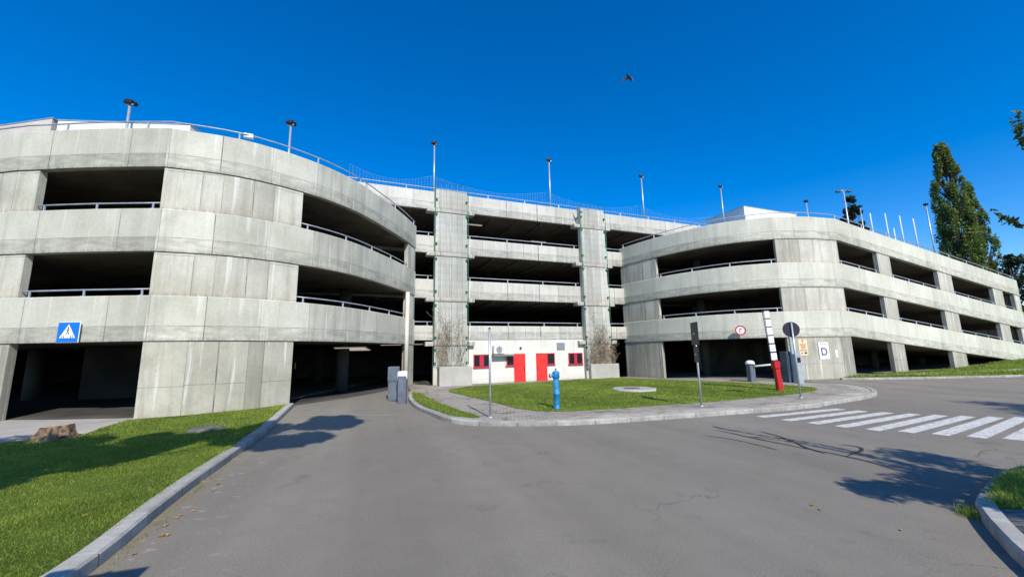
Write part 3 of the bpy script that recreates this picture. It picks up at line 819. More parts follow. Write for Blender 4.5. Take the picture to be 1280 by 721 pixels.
# partition and columns in the ground floor of the left drum
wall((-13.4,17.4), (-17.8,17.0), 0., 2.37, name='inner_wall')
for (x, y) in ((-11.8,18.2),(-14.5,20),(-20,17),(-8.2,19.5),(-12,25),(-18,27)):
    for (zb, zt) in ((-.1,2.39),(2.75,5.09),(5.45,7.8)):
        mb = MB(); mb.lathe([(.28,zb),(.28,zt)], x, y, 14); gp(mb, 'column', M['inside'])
for (x, y) in ((12.3,26),(16,26.6),(21.5,27.5),(27,30.5),(33,33)):
    for z0 in (0, 1, 2):
        zb, zt = [(-.1,2.39),(2.74,5.07),(5.43,7.77)][z0]; w_ = wz(x, y)
        mb = MB(); mb.lathe([(.26,zb+(w_ if z0 else 0)),(.26,zt+w_)], x, y, 14); gp(mb, 'column', M['inside'])
def floor_shade(poly, dz):
    mb = region_mb(poly, dz, 1.2, .02); gp(mb, 'floor_shade_sheet', M['inside'])  # dark sheet over the garage floor; indoor shade is put into its colour
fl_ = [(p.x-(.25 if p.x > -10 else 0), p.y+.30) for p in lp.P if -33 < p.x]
floor_shade([p for p in fl_ if p[0] <= -8.3]+[(-8.3,13.4),(-8.3,30),(-33.5,30)], .112)
floor_shade([(-8.25,13.7)]+[p for p in fl_ if -8.0 < p[0] and p[1] < 21]+[(-5.9,21.5),(-5.9,30),(-8.25,30)], .010)
floor_shade([cpt(-5.5),cpt(-4.7),(-5.0,32),(-5.8,32)], .125)
# fluorescent battens under the ceilings
def batten(x, y, z, ln, rz, lit=True):
    mb = MB(); mb.box(x, y, z+.03, ln, .12, .05, rz); o = gp(mb, 'ceiling_light', M['acbody'])
    m2 = MB(); m2.box(x, y, z-.012, ln*.94, .05, .03, rz); t = m2.build('tube', M['tube'] if lit else M['acbody'])
    t.data.transform(Matrix.Translation(-garage.location)); t.parent = o
for i in range(6): batten(-7.6-.62*i, 18.8+1.9*i, 2.20, 1.5, 0)
batten(-10.7,17.5,2.2,1.2,.3); batten(-11.4,19.6,2.2,1.2,.3)
for X, q, z in ((-6.4,3.2,2.45),(-5.3,2.2,2.45),(8.4,3.2,2.4),(-1.9,1.6,10.2),(3.6,4,10.2)):
    p_ = Vector(cpt(X))+n_*q; batten(p_.x, p_.y, z, 1.3, ca)
batten(-11.9,17.4,2.2,.9,0.1); batten(-16.8,18.6,2.2,.9,0.1)

# roof structures
def hut(pts, z0, z1, mat, label):
    mb = MB(); n = len(pts)
    for i in range(n):
        a, b = pts[i], pts[(i+1)%n]; mb.quad((*a,z0),(*b,z0),(*b,z1),(*a,z1))
    mb.poly([(*p,z1) for p in pts])
    h = gp(mb, 'roof_house', M[mat], label=label)
    c = MB()
    cx = sum(p[0] for p in pts)/n; cy = sum(p[1] for p in pts)/n
    q = [(cx+(p[0]-cx)*1.008, cy+(p[1]-cy)*1.008) for p in pts]
    for i in range(n):
        a, b = q[i], q[(i+1)%n]; c.quad((*a,z1-.02),(*b,z1-.02),(*b,z1+.03),(*a,z1+.03))
    c.poly([(*p,z1+.03) for p in q])
    o = c.build('coping', M['steel']); o.data.transform(Matrix.Translation(-garage.location)); o.parent = h
hut([(19.5,32.0),(25.6,34.4),(24.2,38),(18.1,35.6)], 8.0, 13.55, 'hutwhite', 'white roof house rising behind the right drum')
hut([(-18.4,15.0),(-13.4,15.5),(-13.8,20.0),(-18.8,19.5)], 8.1, 11.55, 'hutwhite', 'white roof house behind the left parapet')
hut([(-28.0,14.9+1.6),(-18.55,14.92),(-18.9,18.5),(-28,20)], 8.1, 11.6, 'hutbeige', 'beige roof house at the left edge of the picture')

# small white box on the left roof railing
mb = MB(); mb.box(-8.95, 12.72, 9.34, .3, .14, .16, .4, .02); gp(mb, 'junction_box', M['plastic'])

# =========================================================== service room
sr = empty('service_room', (1.05, 25.08, 0), 'white ground floor room with two red doors under the concrete bands', 'building')
def off(X, d):   # point on the middle facade at X, d metres in front
    return Vector(cpt(X)) - n_*d
W0 = .06
mb = MB(); pa = Path([cpt(-2.74), cpt(4.56)], 1)
sweep(pa, 0, pa.L, -.1, 2.615, W0+.03, -3., flat, mb); under(sr, mb, 'wall', M['whitepaint'])
def plate(X0, X1, z0, z1, d, th, mb=None):
    mb = mb or MB(); a = off((X0+X1)/2, d+th/2); ln = (X1-X0)/math.cos(ca)
    mb.box(a.x, a.y, (z0+z1)/2, ln, th, z1-z0, ca); return mb
def sub(parent, mb, name, mat):
    o = mb.build(name, M[mat]); off_ = Vector((0,0,0)); w = parent
    while w is not None: off_ += w.location; w = w.parent
    o.data.transform(Matrix.Translation(-off_)); o.parent = parent; return o
D0 = .092
for (x0, x1, z0, z1, hx) in ((.0,.68,-.02,1.76,.62),(1.37,2.05,-.0,1.76,1.43)):
    d = under(sr, plate(x0+.035, x1-.035, z0, z1-.04, D0, .03), 'door', M['red'])
    f = MB(); plate(x0, x0+.035, z0, z1, D0, .05, f); plate(x1-.035, x1, z0, z1, D0, .05, f); plate(x0+.036, x1-.036, z1-.04, z1, D0, .05, f)
    sub(d, f, 'frame', 'red')
    h = plate(hx-.02, hx+.02, .78, .92, D0+.03, .04); sub(d, h, 'handle', 'black')
def window(x0, x1, z0, z1, bars):
    f = MB(); t = .05
    plate(x0, x1, z0, z0+t, D0, .05, f); plate(x0, x1, z1-t, z1, D0, .05, f)
    plate(x0, x0+t, z0+t+.001, z1-t-.001, D0, .05, f); plate(x1-t, x1, z0+t+.001, z1-t-.001, D0, .05, f)
    for (b0, b1) in bars: plate(b0, b1, z0+t+.001, z1-t-.001, D0, .045, f)
    w = under(sr, f, 'window', M['redframe']); sub(w, plate(x0+t*.5, x1-t*.5, z0+t*.5, z1-t*.5, D0-.02, .03), 'pane', 'darkglass')
    s = plate(x0-.03, x1+.03, z0-.04, z0-.002, D0, .09); sub(w, s, 'sill', 'redframe')
window(-2.36,-1.44,1.03,1.76,[(-2.02,-1.78)]); window(-.46,-.002,1.06,1.74,[])
window(2.052,2.56,1.06,1.76,[]); window(3.48,4.44,1.02,1.74,[(3.86,4.06)])
mb = MB(); plate(2.74,3.26,1.95,2.40,D0,.03,mb)
v = under(sr, mb, 'vent_grille', M['acdark'])
m2 = MB()
for k in range(7): plate(2.77,3.23,1.98+.058*k,2.01+.058*k,D0+.03,.02,m2)
sub(v, m2, 'louvre', 'steel')
mb = MB(); plate(.36,.46,2.06,2.16,D0,.1,mb); under(sr, mb, 'wall_lamp', M['black'])
mb = MB(); plate(1.02,1.05,.0,2.55,D0-.002,.012,mb); under(sr, mb, 'cover_strip', M['acbody'])
for (z0, z1) in ((1.02,1.16),(.76,.92)):
    mb = MB(); plate(4.56-.02,4.70,z0,z1,D0+.28,.12,mb); under(sr, mb, 'junction_box', M['acdark'])

# air conditioner on its bracket
p_ = off(-.95, D0+.22)
ac = empty('air_conditioner', (p_.x, p_.y, 1.75), 'white air conditioning unit on a bracket between the left windows', 'air conditioner')
mb = MB(); mb.box(p_.x, p_.y, 2.03, .74, .28, .52, ca, .02); under(ac, mb, 'casing', M['acbody'])
q_ = off(-.98, D0+.37)
mb = MB(); mb.disc((q_.x,q_.y,2.03), (-n_.x,-n_.y,0), .19, .02); fg = under(ac, mb, 'fan', M['acdark'])
mb = MB()
for r_ in (.06,.12,.18): mb.disc((q_.x-n_.x*.02,q_.y-n_.y*.02,2.03), (-n_.x,-n_.y,0), r_+.012, .012, 24, r_)
sub(fg, mb, 'guard', 'acbody')
mb = MB(); r_ = off(-.72, D0+.2); mb.box(r_.x, r_.y, 1.69, 1.3, .34, .10, ca); under(ac, mb, 'bracket', M['acdark'])
mb = MB(); e0 = off(-.55,D0+.03); e1 = off(-.5,D0+.03); mb.tube([(e0.x,e0.y,1.7),(e0.x,e0.y,1.3),(e1.x,e1.y,.9)], .015, 6); under(ac, mb, 'hose', M['acbody'])

# plinth blocks at the pilaster feet
for (x0, x1, d0, d1, zt, lab) in ((-4.36,-2.66,.31,.95,1.13,'low concrete plinth block under the left green trellis'),(4.72,6.72,.31,.62,1.0,'low concrete plinth block under the right green trellis')):
    mb = MB(); a = off((x0+x1)/2, (d0+d1)/2); mb.box(a.x, a.y, zt/2-.1, (x1-x0)/math.cos(ca), d1-d0, zt+.2, ca, .03)
    o = mb.build('concrete_plinth', M['slab'], origin=(a.x, a.y, 0)); tag(o, lab, 'plinth')

# green climbing trellises on the pilasters
def trellis(x0, x1, z0, z1, label, d=.40):
    c = off((x0+x1)/2, d); t = empty('climbing_trellis', (c.x, c.y, z0), label, 'trellis')
    f = MB()
    for X in (x0, x1):
        a = off(X, d); f.tube([(a.x,a.y,z0),(a.x,a.y,z1)], .020, 8)
    for z in (z0, z1): 
        a = off(x0, d); b = off(x1, d); f.tube([(a.x,a.y,z),(b.x,b.y,z)], .014, 8)
    under(t, f, 'frame', M['green'])
    w = MB()
    for k in range(1, 6):
        X = x0+(x1-x0)*k/6; a = off(X, d); w.tube([(a.x,a.y,z0),(a.x,a.y,z1)], .004, 4)
    k = z0+.3
    while k < z1-.2:
        a = off(x0, d); b = off(x1, d); w.tube([(a.x,a.y,k),(b.x,b.y,k)], .004, 4); k += .42
    under(t, w, 'wire_mesh', M['wire'])
    for z in (z0+.12, 2.1, 2.75, 4.6, 5.4, 7.3, 8.2, 10.0, 10.9):
        for X in (x0, x1):
            m2 = MB(); a = off(X+(.06 if X == x0 else -.06), d-.04); m2.box(a.x, a.y, z, .14, .10, .09, ca); under(t, m2, 'bracket', M['green'])
trellis(-4.55,-2.72,1.22,11.9,'tall green framed wire trellis on the left pilaster of the middle block')
trellis(4.60,6.44,1.15,11.85,'tall green framed wire trellis on the right pilaster of the middle block')

def vine(x0, x1, zb, zt, n, label, peak, seed):
    r = random.Random(seed); mb = MB()
    for i in range(n):
        X = x0+(x1-x0)*r.random(); top = zb+(zt-zb)*(.35+.65*r.random())*(1 if not peak else max(.25, 1-abs((X-(x0+x1)/2)/(x1-x0)*1.5)))
        z = zb-.12; pts = []; d = .44+.06*r.random()
        while z < top:
            a = off(X, d+.05*r.random()); pts.append((a.x, a.y, z)); X += r.uniform(-.13,.13); X = min(max(X, x0-.1), x1+.1); z += .16+.08*r.random()
            if r.random() < .5 and len(pts) > 1:
                bX, bz = X, z; bp = [pts[-1]]
                for k in range(3):
                    bX += r.uniform(-.22,.22); bz += r.uniform(-.02,.2); bb = off(bX, d+.1*r.random()); bp.append((bb.x,bb.y,bz))
                mb.tube(bp, .008, 3, False)
        if len(pts) > 2: mb.tube(pts, .011, 4, False, .005)
    c = off((x0+x1)/2, .44); o = mb.build('climbing_vine', M['vine'], origin=(c.x, c.y, zb-.12)); tag(o, label, 'vine')
vine(-4.4,-2.85,1.2,4.1,22,'sparse leafless vine climbing the left trellis',False,3)
vine(4.75,6.5,1.05,4.3,75,'thick brown dried vine climbing the right trellis',True,5)

# safety net above the middle roof
mb = MB(); X0, X1 = -9.0, 17.0; N = 150
sup = [-9.0,-4.6,2.73,10.1,17.0]
def nettop(X):
    for a, b in zip(sup[:-1], sup[1:]):
        if a <= X <= b: t = (X-a)/(b-a); return 12.75-.75*4*t*(1-t)*(.75)
    return 12.7
nd = -.6
for i in range(N+1):
    X = X0+(X1-X0)*i/N; a = off(X, nd); zt = nettop(X)
    mb.tube([(a.x,a.y,11.35),(a.x,a.y,zt)], .0022, 3, False)
for k in range(9):
    pts = []
    for i in range(0, N+1, 2):
        X = X0+(X1-X0)*i/N; a = off(X, nd); pts.append((a.x,a.y,11.35+(nettop(X)-11.35)*(k/8)))
    mb.tube(pts, .006 if k == 8 else .0022, 3, False)
o = mb.build('safety_net', M['net'], origin=(*off(4,nd),11.35)); tag(o, 'thin pale safety net sagging between poles above the middle roof', 'net')

# ------------------------------------------------------------- roof lamps
def roof_lamp(x, y, z0, z1, label, kind='flood', r=.055, name='roof_floodlight'):
    t = empty(name, (x, y, z0), label, 'floodlight', 'floodlights on poles along the roof')
    mb = MB(); mb.tube([(x,y,z0),(x,y,z1)], r, 10, True, r*.85); mb.box(x,y,z0+.02,.3,.3,.04); under(t, mb, 'pole', M['steel'])
    if kind == 'flood':
        m2 = MB(); m2.box(x, y-.02, z1+.03, .30, .05, .05); under(t, m2, 'bracket', M['steel'])
        tl = Matrix.Rotation(R(-24), 3, 'X') @ Matrix.Rotation(R(7), 3, 'Y')
        m2 = MB(); m2.box(x-.03, y-.05, z1+.14, .29, .13, .22, .12, .02, tl); m2.box(x+.08, y+.10, z1+.13, .18, .18, .14, .12, .02, tl); under(t, m2, 'lamp_head', M['black'])
    elif kind == 'double':
        m2 = MB(); m2.tube([(x-.42,y,z1+.03),(x,y,z1+.10),(x+.42,y,z1+.03)], .03, 6); under(t, m2, 'crossarm', M['steel'])
        for dx in (-.42, .42):
            m2 = MB(); m2.box(x+dx, y, z1-.0, .36, .24, .14, 0, .03); under(t, m2, 'lamp_head', M['cabinetdark'])
    elif kind == 'small':
        m2 = MB(); m2.box(x, y, z1+.06, .22, .24, .16, .3, .02); under(t, m2, 'lamp_head', M['black'])
roof_lamp(-15.55,15.0,8.15,12.15,'leftmost roof floodlight, above the blue sign side of the left drum')
roof_lamp(-10.05,17.0,8.15,12.35,'roof floodlight on the curved side of the left drum')
roof_lamp(-4.62,22.98,10.7,14.55,'floodlight on the pole above the left green trellis')
roof_lamp(2.72,25.95,10.7,14.8,'floodlight on the pole above the middle of the centre roof')
roof_lamp(10.02,28.85,10.7,14.8,'floodlight on the pole above the seam of centre roof and right drum')
roof_lamp(17.5,31.6,10.7,15.0,'floodlight on the pole just left of the white roof house')
roof_lamp(23.2,30.0,8.1,13.05,'small floodlight just right of the white roof house','small',.05)
roof_lamp(26.25,30.0,7.8,13.85,'double headed lamp on a tall pole above the right drum','double',.06,'double_roof_lamp')
roof_lamp(27.35,30.0,7.7,12.55,'small floodlight just right of the double headed lamp','small',.04)
roof_lamp(32.52,30.0,7.3,12.6,'thin pole lamp on the wing roof left of the poplar','small',.05)
for i, (x, y, z) in enumerate(((26.17,28,11.35),(27.25,28,11.32),(27.7,28,10.2),(28.27,28,11.12),(29.22,28,10.9))):
    mb = MB(); mb.tube([(x,y,7.4),(x,y,z)], .05, 8, True, .045); mb.box(x,y,7.42,.3,.3,.04)
    o = mb.build('white_post', M['pale'], origin=(x,y,7.4))
    tag(o, 'short bare white post standing on the roof of the sloping wing' if i != 2 else 'shortest of the bare white posts on the wing roof', 'post', 'white posts on the wing roof')

# ==================================================================== signs
def text(parent, s, size, loc, rotz, mat, name='letter', ext=.004):
    cu_ = bpy.data.curves.new('t', 'FONT'); cu_.body = s; cu_.size = size; cu_.extrude = ext; cu_.offset = size*.012; cu_.align_x = 'CENTER'; cu_.align_y = 'CENTER'
    tmp = bpy.data.objects.new('t', cu_); link(tmp); bpy.context.view_layer.update()
    dg = bpy.context.evaluated_depsgraph_get(); me = bpy.data.meshes.new_from_object(tmp.evaluated_get(dg)); bpy.data.objects.remove(tmp)
    me.transform(Matrix.Translation(loc) @ Matrix.Rotation(rotz, 4, 'Z') @ Matrix.Rotation(R(90), 4, 'X'))
    me.materials.clear(); me.materials.append(mat); o = bpy.data.objects.new(name, me); link(o)
    off_ = Vector((0,0,0)); w = parent
    while w is not None: off_ += w.location; w = w.parent
    me.transform(Matrix.Translation(-off_)); o.parent = parent; return o

# pedestrian crossing sign on the left drum
c = Vector((-12.86, 11.60)); px_, py_ = c
s_ = empty('pedestrian_crossing_sign', (px_, py_, 2.35), 'square blue sign with white triangle and walking figure on the left drum', 'sign')
mb = MB(); mb.box(px_, py_, 2.665, .64, .02, .60, 0, .004); under(s_, mb, 'border', M['signwhite'])
mb = MB(); mb.box(px_, py_-.014, 2.665, .61, .012, .57); under(s_, mb, 'panel', M['signblue'])
mb = MB(); mb.poly([(px_-.235,py_-.0225,2.50),(px_+.235,py_-.0225,2.50),(px_,py_-.0225,2.90)]); under(s_, mb, 'triangle', M['signwhite'])
mb = MB(); y_ = py_-.026
mb.disc((px_,y_,2.79), (0,-1,0), .022, .003, 12)
for a, b, w in (((0,.265-.02),(0,.17),.03),((0,.17),(-.05,.075),.02),((0,.17),(.05,.075),.02),((0,.235),(-.06,.19),.014),((0,.235),(.06,.19),.014)):
    A_ = Vector((a[0],a[1]+.345+.0)); B_ = Vector((b[0],b[1]+.345)); t = (B_-A_).normalized(); q = Vector((-t.y,t.x))*w/2
    mb.poly([(px_+v.x, y_, 2.17+v.y) for v in (A_-q, B_-q, B_+q, A_+q)])
for k in (-3,-2,2,3): mb.box(px_+k*.05, y_, 2.535, .022, .003, .05)
under(s_, mb, 'figure', M['signtext'])

# round prohibition sign standing out from the right drum
t_ = Vector((.82,-.39)).normalized(); nr = Vector((-.42,-.90)).normalized()
cx, cy, cz = 12.38, 21.88, 2.80
s_ = empty('round_prohibition_sign', (cx, cy, cz-.27), 'small round white sign with red ring above the right garage entry', 'sign')
mb = MB(); mb.disc((cx,cy,cz), (nr.x,nr.y,0), .265, .02); under(s_, mb, 'plate', M['signwhite'])
mb = MB(); mb.disc((cx+nr.x*.014,cy+nr.y*.014,cz), (nr.x,nr.y,0), .265, .006, 28, .20); under(s_, mb, 'ring', M['signred'])
mb = MB(); w = Vector((-nr.y, nr.x))
mb.box(cx+nr.x*.014-w.x*.03, cy+nr.y*.014-w.y*.03, cz-.03, .04, .006, .16, math.atan2(w.y,w.x)); mb.box(cx+nr.x*.014+w.x*.02, cy+nr.y*.014+w.y*.02, cz+.07, .14, .006, .04, math.atan2(w.y,w.x)); under(s_, mb, 'symbol', M['signred'])
mb = MB(); mb.tube([(cx-nr.x*.01,cy-nr.y*.01,cz),(cx-nr.x*.36,cy-nr.y*.36,cz)], .02, 6); under(s_, mb, 'bracket', M['steel'])

# boards on the wide pier
def pier_pt(X):
    q = rp.near((X, 21.4)); p = rp.pt(q, -.035); n = rp.nrm(q); return p, n
def board(name, X, z, w, h, mat, label):
    p, n = pier_pt(X); p = p+n*.012; rz = math.atan2(n.x, -n.y)
    s = empty(name, (p.x, p.y, z-h/2), label, 'sign'); mb = MB(); mb.box(p.x, p.y, z, w, .014, h, rz); under(s, mb, 'panel', M[mat]); return s, p, n, rz
s, p, n, rz = board('notice_board', 15.35, 1.82, .46, .84, 'yellow', 'cream notice with rows of small red print beside the round sign')
def dash(s, p, n, rz, items, mat, name):
    mb = MB(); u = Vector((math.cos(rz), math.sin(rz)))
    for (dx, z, w, h) in items: q = p+u*dx+n*.011; mb.box(q.x, q.y, z, w, .006, h, rz)
    under(s, mb, name, M[mat])
dash(s, p, n, rz, [(0,2.19,.12,.03),(0,2.12,.03,.14),(0,1.98,.34,.025),(0,1.93,.30,.02),(0,1.86,.24,.035),(0,1.80,.2,.02),(0,1.74,.26,.02)], 'signred', 'print')
dash(s, p, n, rz, [(0,1.655,.40,.03),(.10,1.53,.14,.09),(-.1,1.54,.14,.02),(-.1,1.49,.12,.02)], 'signtext', 'lower_print')
s, p, n, rz = board('letter_sign', 16.50, 1.63, .60, .88, 'signwhite', 'white sign with a large dark letter D on the wide pier')
text(s, 'D', .56, (p.x+n.x*.012, p.y+n.y*.012, 1.56), rz, M['signtext'])
dash(s, p, n, rz, [(-.16,1.99,.10,.035),(-.03,1.99,.10,.035),(.12,1.99,.14,.035)], 'acdark', 'small_print')
s, p, n, rz = board('paper_notice', 17.32, 1.45, .16, .38, 'signwhite', 'small blank white paper notice right of the letter D')

# ============================================================ street furniture
def post_obj(name, x, y, z1, label, cat='post', r=.03, mat='steel'):
    t = empty(name, (x, y, gz(x,y)+.1), label, cat); mb = MB(); z0 = gz(x,y)+.09
    mb.tube([(x,y,z0),(x,y,z1)], r, 12); mb.lathe([(.07,z0),(.07,z0+.03),(.04,z0+.05)], x, y, 14)
    under(t, mb, 'pole', M[mat]); return t
# sign seen exactly edge-on at 612 px
t = post_obj('metal_pole', -.66, 11.38, 2.52, 'bare thin metal pole on the paving left of the blue hydrant', 'pole')
mb = MB(); mb.lathe([(.034,2.52),(.034,2.54),(.01,2.56)], -.66, 11.38, 12); under(t, mb, 'cap', M['black'])
# two signs seen nearly edge-on on one post
x, y = 5.75, 12.72
t = post_obj('sign_post', x, y, 2.5, 'sign post right of the hydrant with two dark plates seen edge-on', 'sign post')
dv = Vector((x, y)).normalized(); a_ = math.atan2(dv.y, dv.x)
for (z, h, w) in ((2.32,.72,.66),(1.68,.50,.40)):
    mb = MB(); mb.box(x-.02, y-.02, z, w, .03, h, a_+R(17), .01); pl = under(t, mb, 'plate', M['signback'])
    m2 = MB(); m2.box(x-.02, y-.02, z, .12, .10, .05, a_); sub(pl, m2, 'clamp', 'steel')
# round sign seen from behind
x, y = 9.96, 14.35
t = post_obj('round_sign', x, y, 2.70, 'round sign seen from its dark back on a thin pole by the crossing', 'sign')
mb = MB(); mb.disc((x+.0,y+.05,2.47), (-.25,-1,0), .27, .025); pl = under(t, mb, 'plate', M['signback'])
mb = MB(); mb.box(x-.0,y+.02,2.47,.05,.02,.46,.24); sub(pl, mb, 'rib', 'cabinetdark')

# blue hydrant
x, y, z0 = 1.32, 12.78, .1
t = empty('fire_hydrant', (x, y, z0), 'bright blue standing hydrant on the middle lawn', 'hydrant')
mb = MB(); mb.lathe([(.105,z0-.02),(.105,z0+.04),(.092,z0+.05),(.092,.52),(.104,.53),(.104,.57),(.092,.58),(.09,1.02)], x, y, 18); under(t, mb, 'barrel', M['blue'])
mb = MB(); mb.lathe([(.092,1.02),(.112,1.04),(.112,1.19),(.104,1.22),(.06,1.25),(.03,1.255)], x, y, 18); under(t, mb, 'head', M['blue'])
mb = MB(); mb.tube([(x,y,1.12),(x-.16,y-.05,1.11)], .05, 12); oo = under(t, mb, 'outlet', M['blue'])
mb = MB(); mb.tube([(x-.16,y-.05,1.11),(x-.21,y-.065,1.11)], .066, 12); sub(oo, mb, 'cap', 'steel')
mb = MB(); mb.lathe([(.028,1.27),(.028,1.33)], x, y, 6); under(t, mb, 'spindle', M['blue'])

# raised boom
x, y = 10.80, 16.75; z0 = gz(x,y)+.1
t = empty('raised_barrier', (x, y, z0), 'raised red and white banded barrier boom standing on the lawn', 'barrier')
lean = -.045
mb = MB(); mb.box(x, y, z0+.52, .22, .18, 1.06, .1, .02, Matrix.Rotation(lean,3,'Y')); under(t, mb, 'post', M['boomred'])
mb = MB(); mb.box(x-.05, y-.02, z0+1.03, .26, .24, .30, .1, .02); under(t, mb, 'hinge_box', M['boomred'])
zz = z0+1.21; xx = x-.06
for k in range(6):
    mb = MB(); mb.box(xx-.02, y-.02, zz+.155, .255-.006*k, .05, .29, .1, .006, Matrix.Rotation(lean,3,'Y')); under(t, mb, 'boom_segment', M['boomwhite'])
    m2 = MB(); m2.box(xx-.03, y-.02, zz+.325, .25, .045, .035, .1, 0, Matrix.Rotation(lean,3,'Y')); under(t, m2, 'band', M['signback'])
    zz += .345; xx -= .018
mb = MB(); mb.tube([(x-.20,y,z0+1.1),(x-.33,y,z0+3.3)], .014, 6); under(t, mb, 'side_rail', M['signback'])

# lowered boom across the right entry
x, y = 11.55, 19.9; z0 = gz(x,y)
t = empty('lowered_barrier', (x, y, z0), 'lowered white barrier boom across the right garage entry', 'barrier')
mb = MB(); mb.box(x, y, z0+.46, .28, .28, .92, .2, .02); under(t, mb, 'cabinet', M['cabinet'])
mb = MB(); mb.lathe([(.21,z0+.92),(.21,z0+.99),(.17,z0+1.06),(.09,z0+1.10),(.01,z0+1.11)], x, y, 18); under(t, mb, 'cap', M['plastic'])
mb = MB(); mb.tube([(x+.1,y-.16,z0+.83),(13.1,19.5,z0+.96)], .045, 10, True, .035); under(t, mb, 'boom', M['boomwhite'])

# two cabinets right of it
x, y = 12.98, 19.3; z0 = gz(x,y)
t = empty('control_cabinet', (x, y, z0), 'dark grey control cabinet beside the round sign at the right entry', 'cabinet')
mb = MB(); mb.box(x, y, z0+.76, .40, .42, 1.52, .15, .02); under(t, mb, 'body', M['cabinetdark'])
mb = MB(); mb.box(x+.02, y-.225, z0+.9, .28, .02, .9, .15); under(t, mb, 'door', M['cabinetdark'])
x, y = 13.12, 18.9; z0 = gz(x,y)
t = empty('ticket_machine', (x, y, z0), 'tall silver ticket post right behind the round sign pole', 'ticket machine')
mb = MB(); mb.box(x, y, z0+.72, .26, .34, 1.44, .15, .02); under(t, mb, 'body', M['cabinetlight'])
mb = MB(); mb.box(x-.12, y+.05, z0+2.05, .12, .1, 1.3, .15, .02, Matrix.Rotation(-.03,3,'Y')); under(t, mb, 'mast', M['cabinetlight'])
mb = MB(); mb.box(x+.01, y-.18, z0+1.15, .16, .02, .22, .15); under(t, mb, 'slot_panel', M['black'])

# cabinets at the left entry
x, y = -4.22, 15.55; z0 = gz(x,y)
t = empty('ticket_machine', (x, y, z0), 'grey ticket post with a rounded white cap at the left garage entry', 'ticket machine')
mb = MB(); mb.box(x, y, z0+.50, .30, .34, 1.06, .1, .02); under(t, mb, 'body', M['cabinet'])
mb = MB(); mb.tube([(x-.17,y-.02,z0+1.04),(x+.17,y+.02,z0+1.04)], .165, 18); under(t, mb, 'cap', M['plastic'])
mb = MB(); mb.box(x-.01, y-.185, z0+.62, .20, .02, .6, .1); under(t, mb, 'door', M['cabinet'])
x, y = -4.80, 16.15; z0 = gz(x,y)
t = empty('control_cabinet', (x, y, z0), 'stepped blue grey cabinet left of the white capped ticket post', 'cabinet')
mb = MB(); mb.box(x+.05, y, z0+.36, .34, .36, .72, .1, .02); under(t, mb, 'base', M['cabinet'])
mb = MB(); mb.box(x+.06, y, z0+1.01, .40, .38, .58, .1, .02); under(t, mb, 'head', M['cabinet'])
mb = MB(); mb.box(x+.05, y-.20, z0+1.02, .30, .02, .46, .1); under(t, mb, 'door', M['cabinet'])
# drain pipe at the end of the left drum
mb = MB(); x, y = -5.47, 20.75
mb.tube([(x-.02,y,.1),(x,y,5.07)], .11, 14); gp(mb, 'drain_pipe', M['hutbeige'], label='pale round downpipe at the end of the left drum')

# access covers, slab, stump
x, y = -7.52, 10.2; z0 = gz(x,y)+.115
t = empty('manhole_cover', (x,y,z0), 'round manhole cover lying in the left lawn', 'manhole cover')
mb = MB(); mb.lathe([(.40,z0-.1),(.40,z0+.025),(.36,z0+.035)], x, y, 28); under(t, mb, 'collar', M['iron'])
mb = MB(); mb.lathe([(.33,z0+.0),(.33,z0+.045),(.30,z0+.05)], x, y, 28); under(t, mb, 'lid', M['iron'])
x, y = 5.3, 18.15; z0 = .1
t = empty('concrete_cover', (x,y,z0), 'flat octagonal concrete cover slab on the middle lawn', 'cover slab')
mb = MB(); mb.lathe([(1.0,z0-.05),(1.0,z0+.07),(.97,z0+.085)], x, y, 8); under(t, mb, 'slab', M['slab'])
mb = MB(); mb.lathe([(.36,z0+.08),(.36,z0+.10),(.34,z0+.105)], x-.1, y, 20); under(t, mb, 'lid', M['iron'])

x, y = -10.38, 9.45; z0 = .11
t = empty('tree_stump', (x,y,z0), 'sawn tree stump at the edge of the left lawn', 'tree stump')
mb = MB(); n = 28; prof = [(.46,-.05),(.37,.05),(.31,.13),(.28,.22),(.26,.30)]
base = len(mb.v); r_ = random.Random(4); ph = [r_.uniform(.82,1.2) for _ in range(n)]
for (rr, z) in prof:
    for k in range(n):
        a = 2*math.pi*k/n; e = rr*(1+(ph[k]-1)*(1.0-z*1.6))*(1+.10*math.cos(a*2)); mb.v.append((x+e*math.cos(a), y+e*math.sin(a), z0+z+(.02*math.sin(a+1) if z > .2 else 0)))
for i in range(len(prof)-1):
    for k in range(n):
        a0 = base+i*n+k; a1 = base+i*n+(k+1)%n; mb.f.append((a0,a1,a1+n,a0+n)); mb.uv.append(None); mb.sm.append(False)
top = [mb.v[base+4*n+k] for k in range(n)]
under(t, mb, 'bark', M['stump'])
mb = MB(); mb.poly([(a, b, c+.003) for a, b, c in top]); under(t, mb, 'cut_face', M['cutwood'])

# blue panel on a pole, added out of view to cast the lower left shadow
x, y = -2.62, 1.02
t = empty('added_shadow_panel', (x,y,0), 'rectangular panel on a pole left of the camera, added to cast a shadow', 'sign')
mb = MB(); mb.tube([(x,y+.03,0),(x,y+.03,2.6)], .03, 10); under(t, mb, 'pole', M['steel'])
mb = MB(); mb.box(x, y, 2.12, .62, .02, 1.0, .34, .005); under(t, mb, 'plate', M['signblue'])

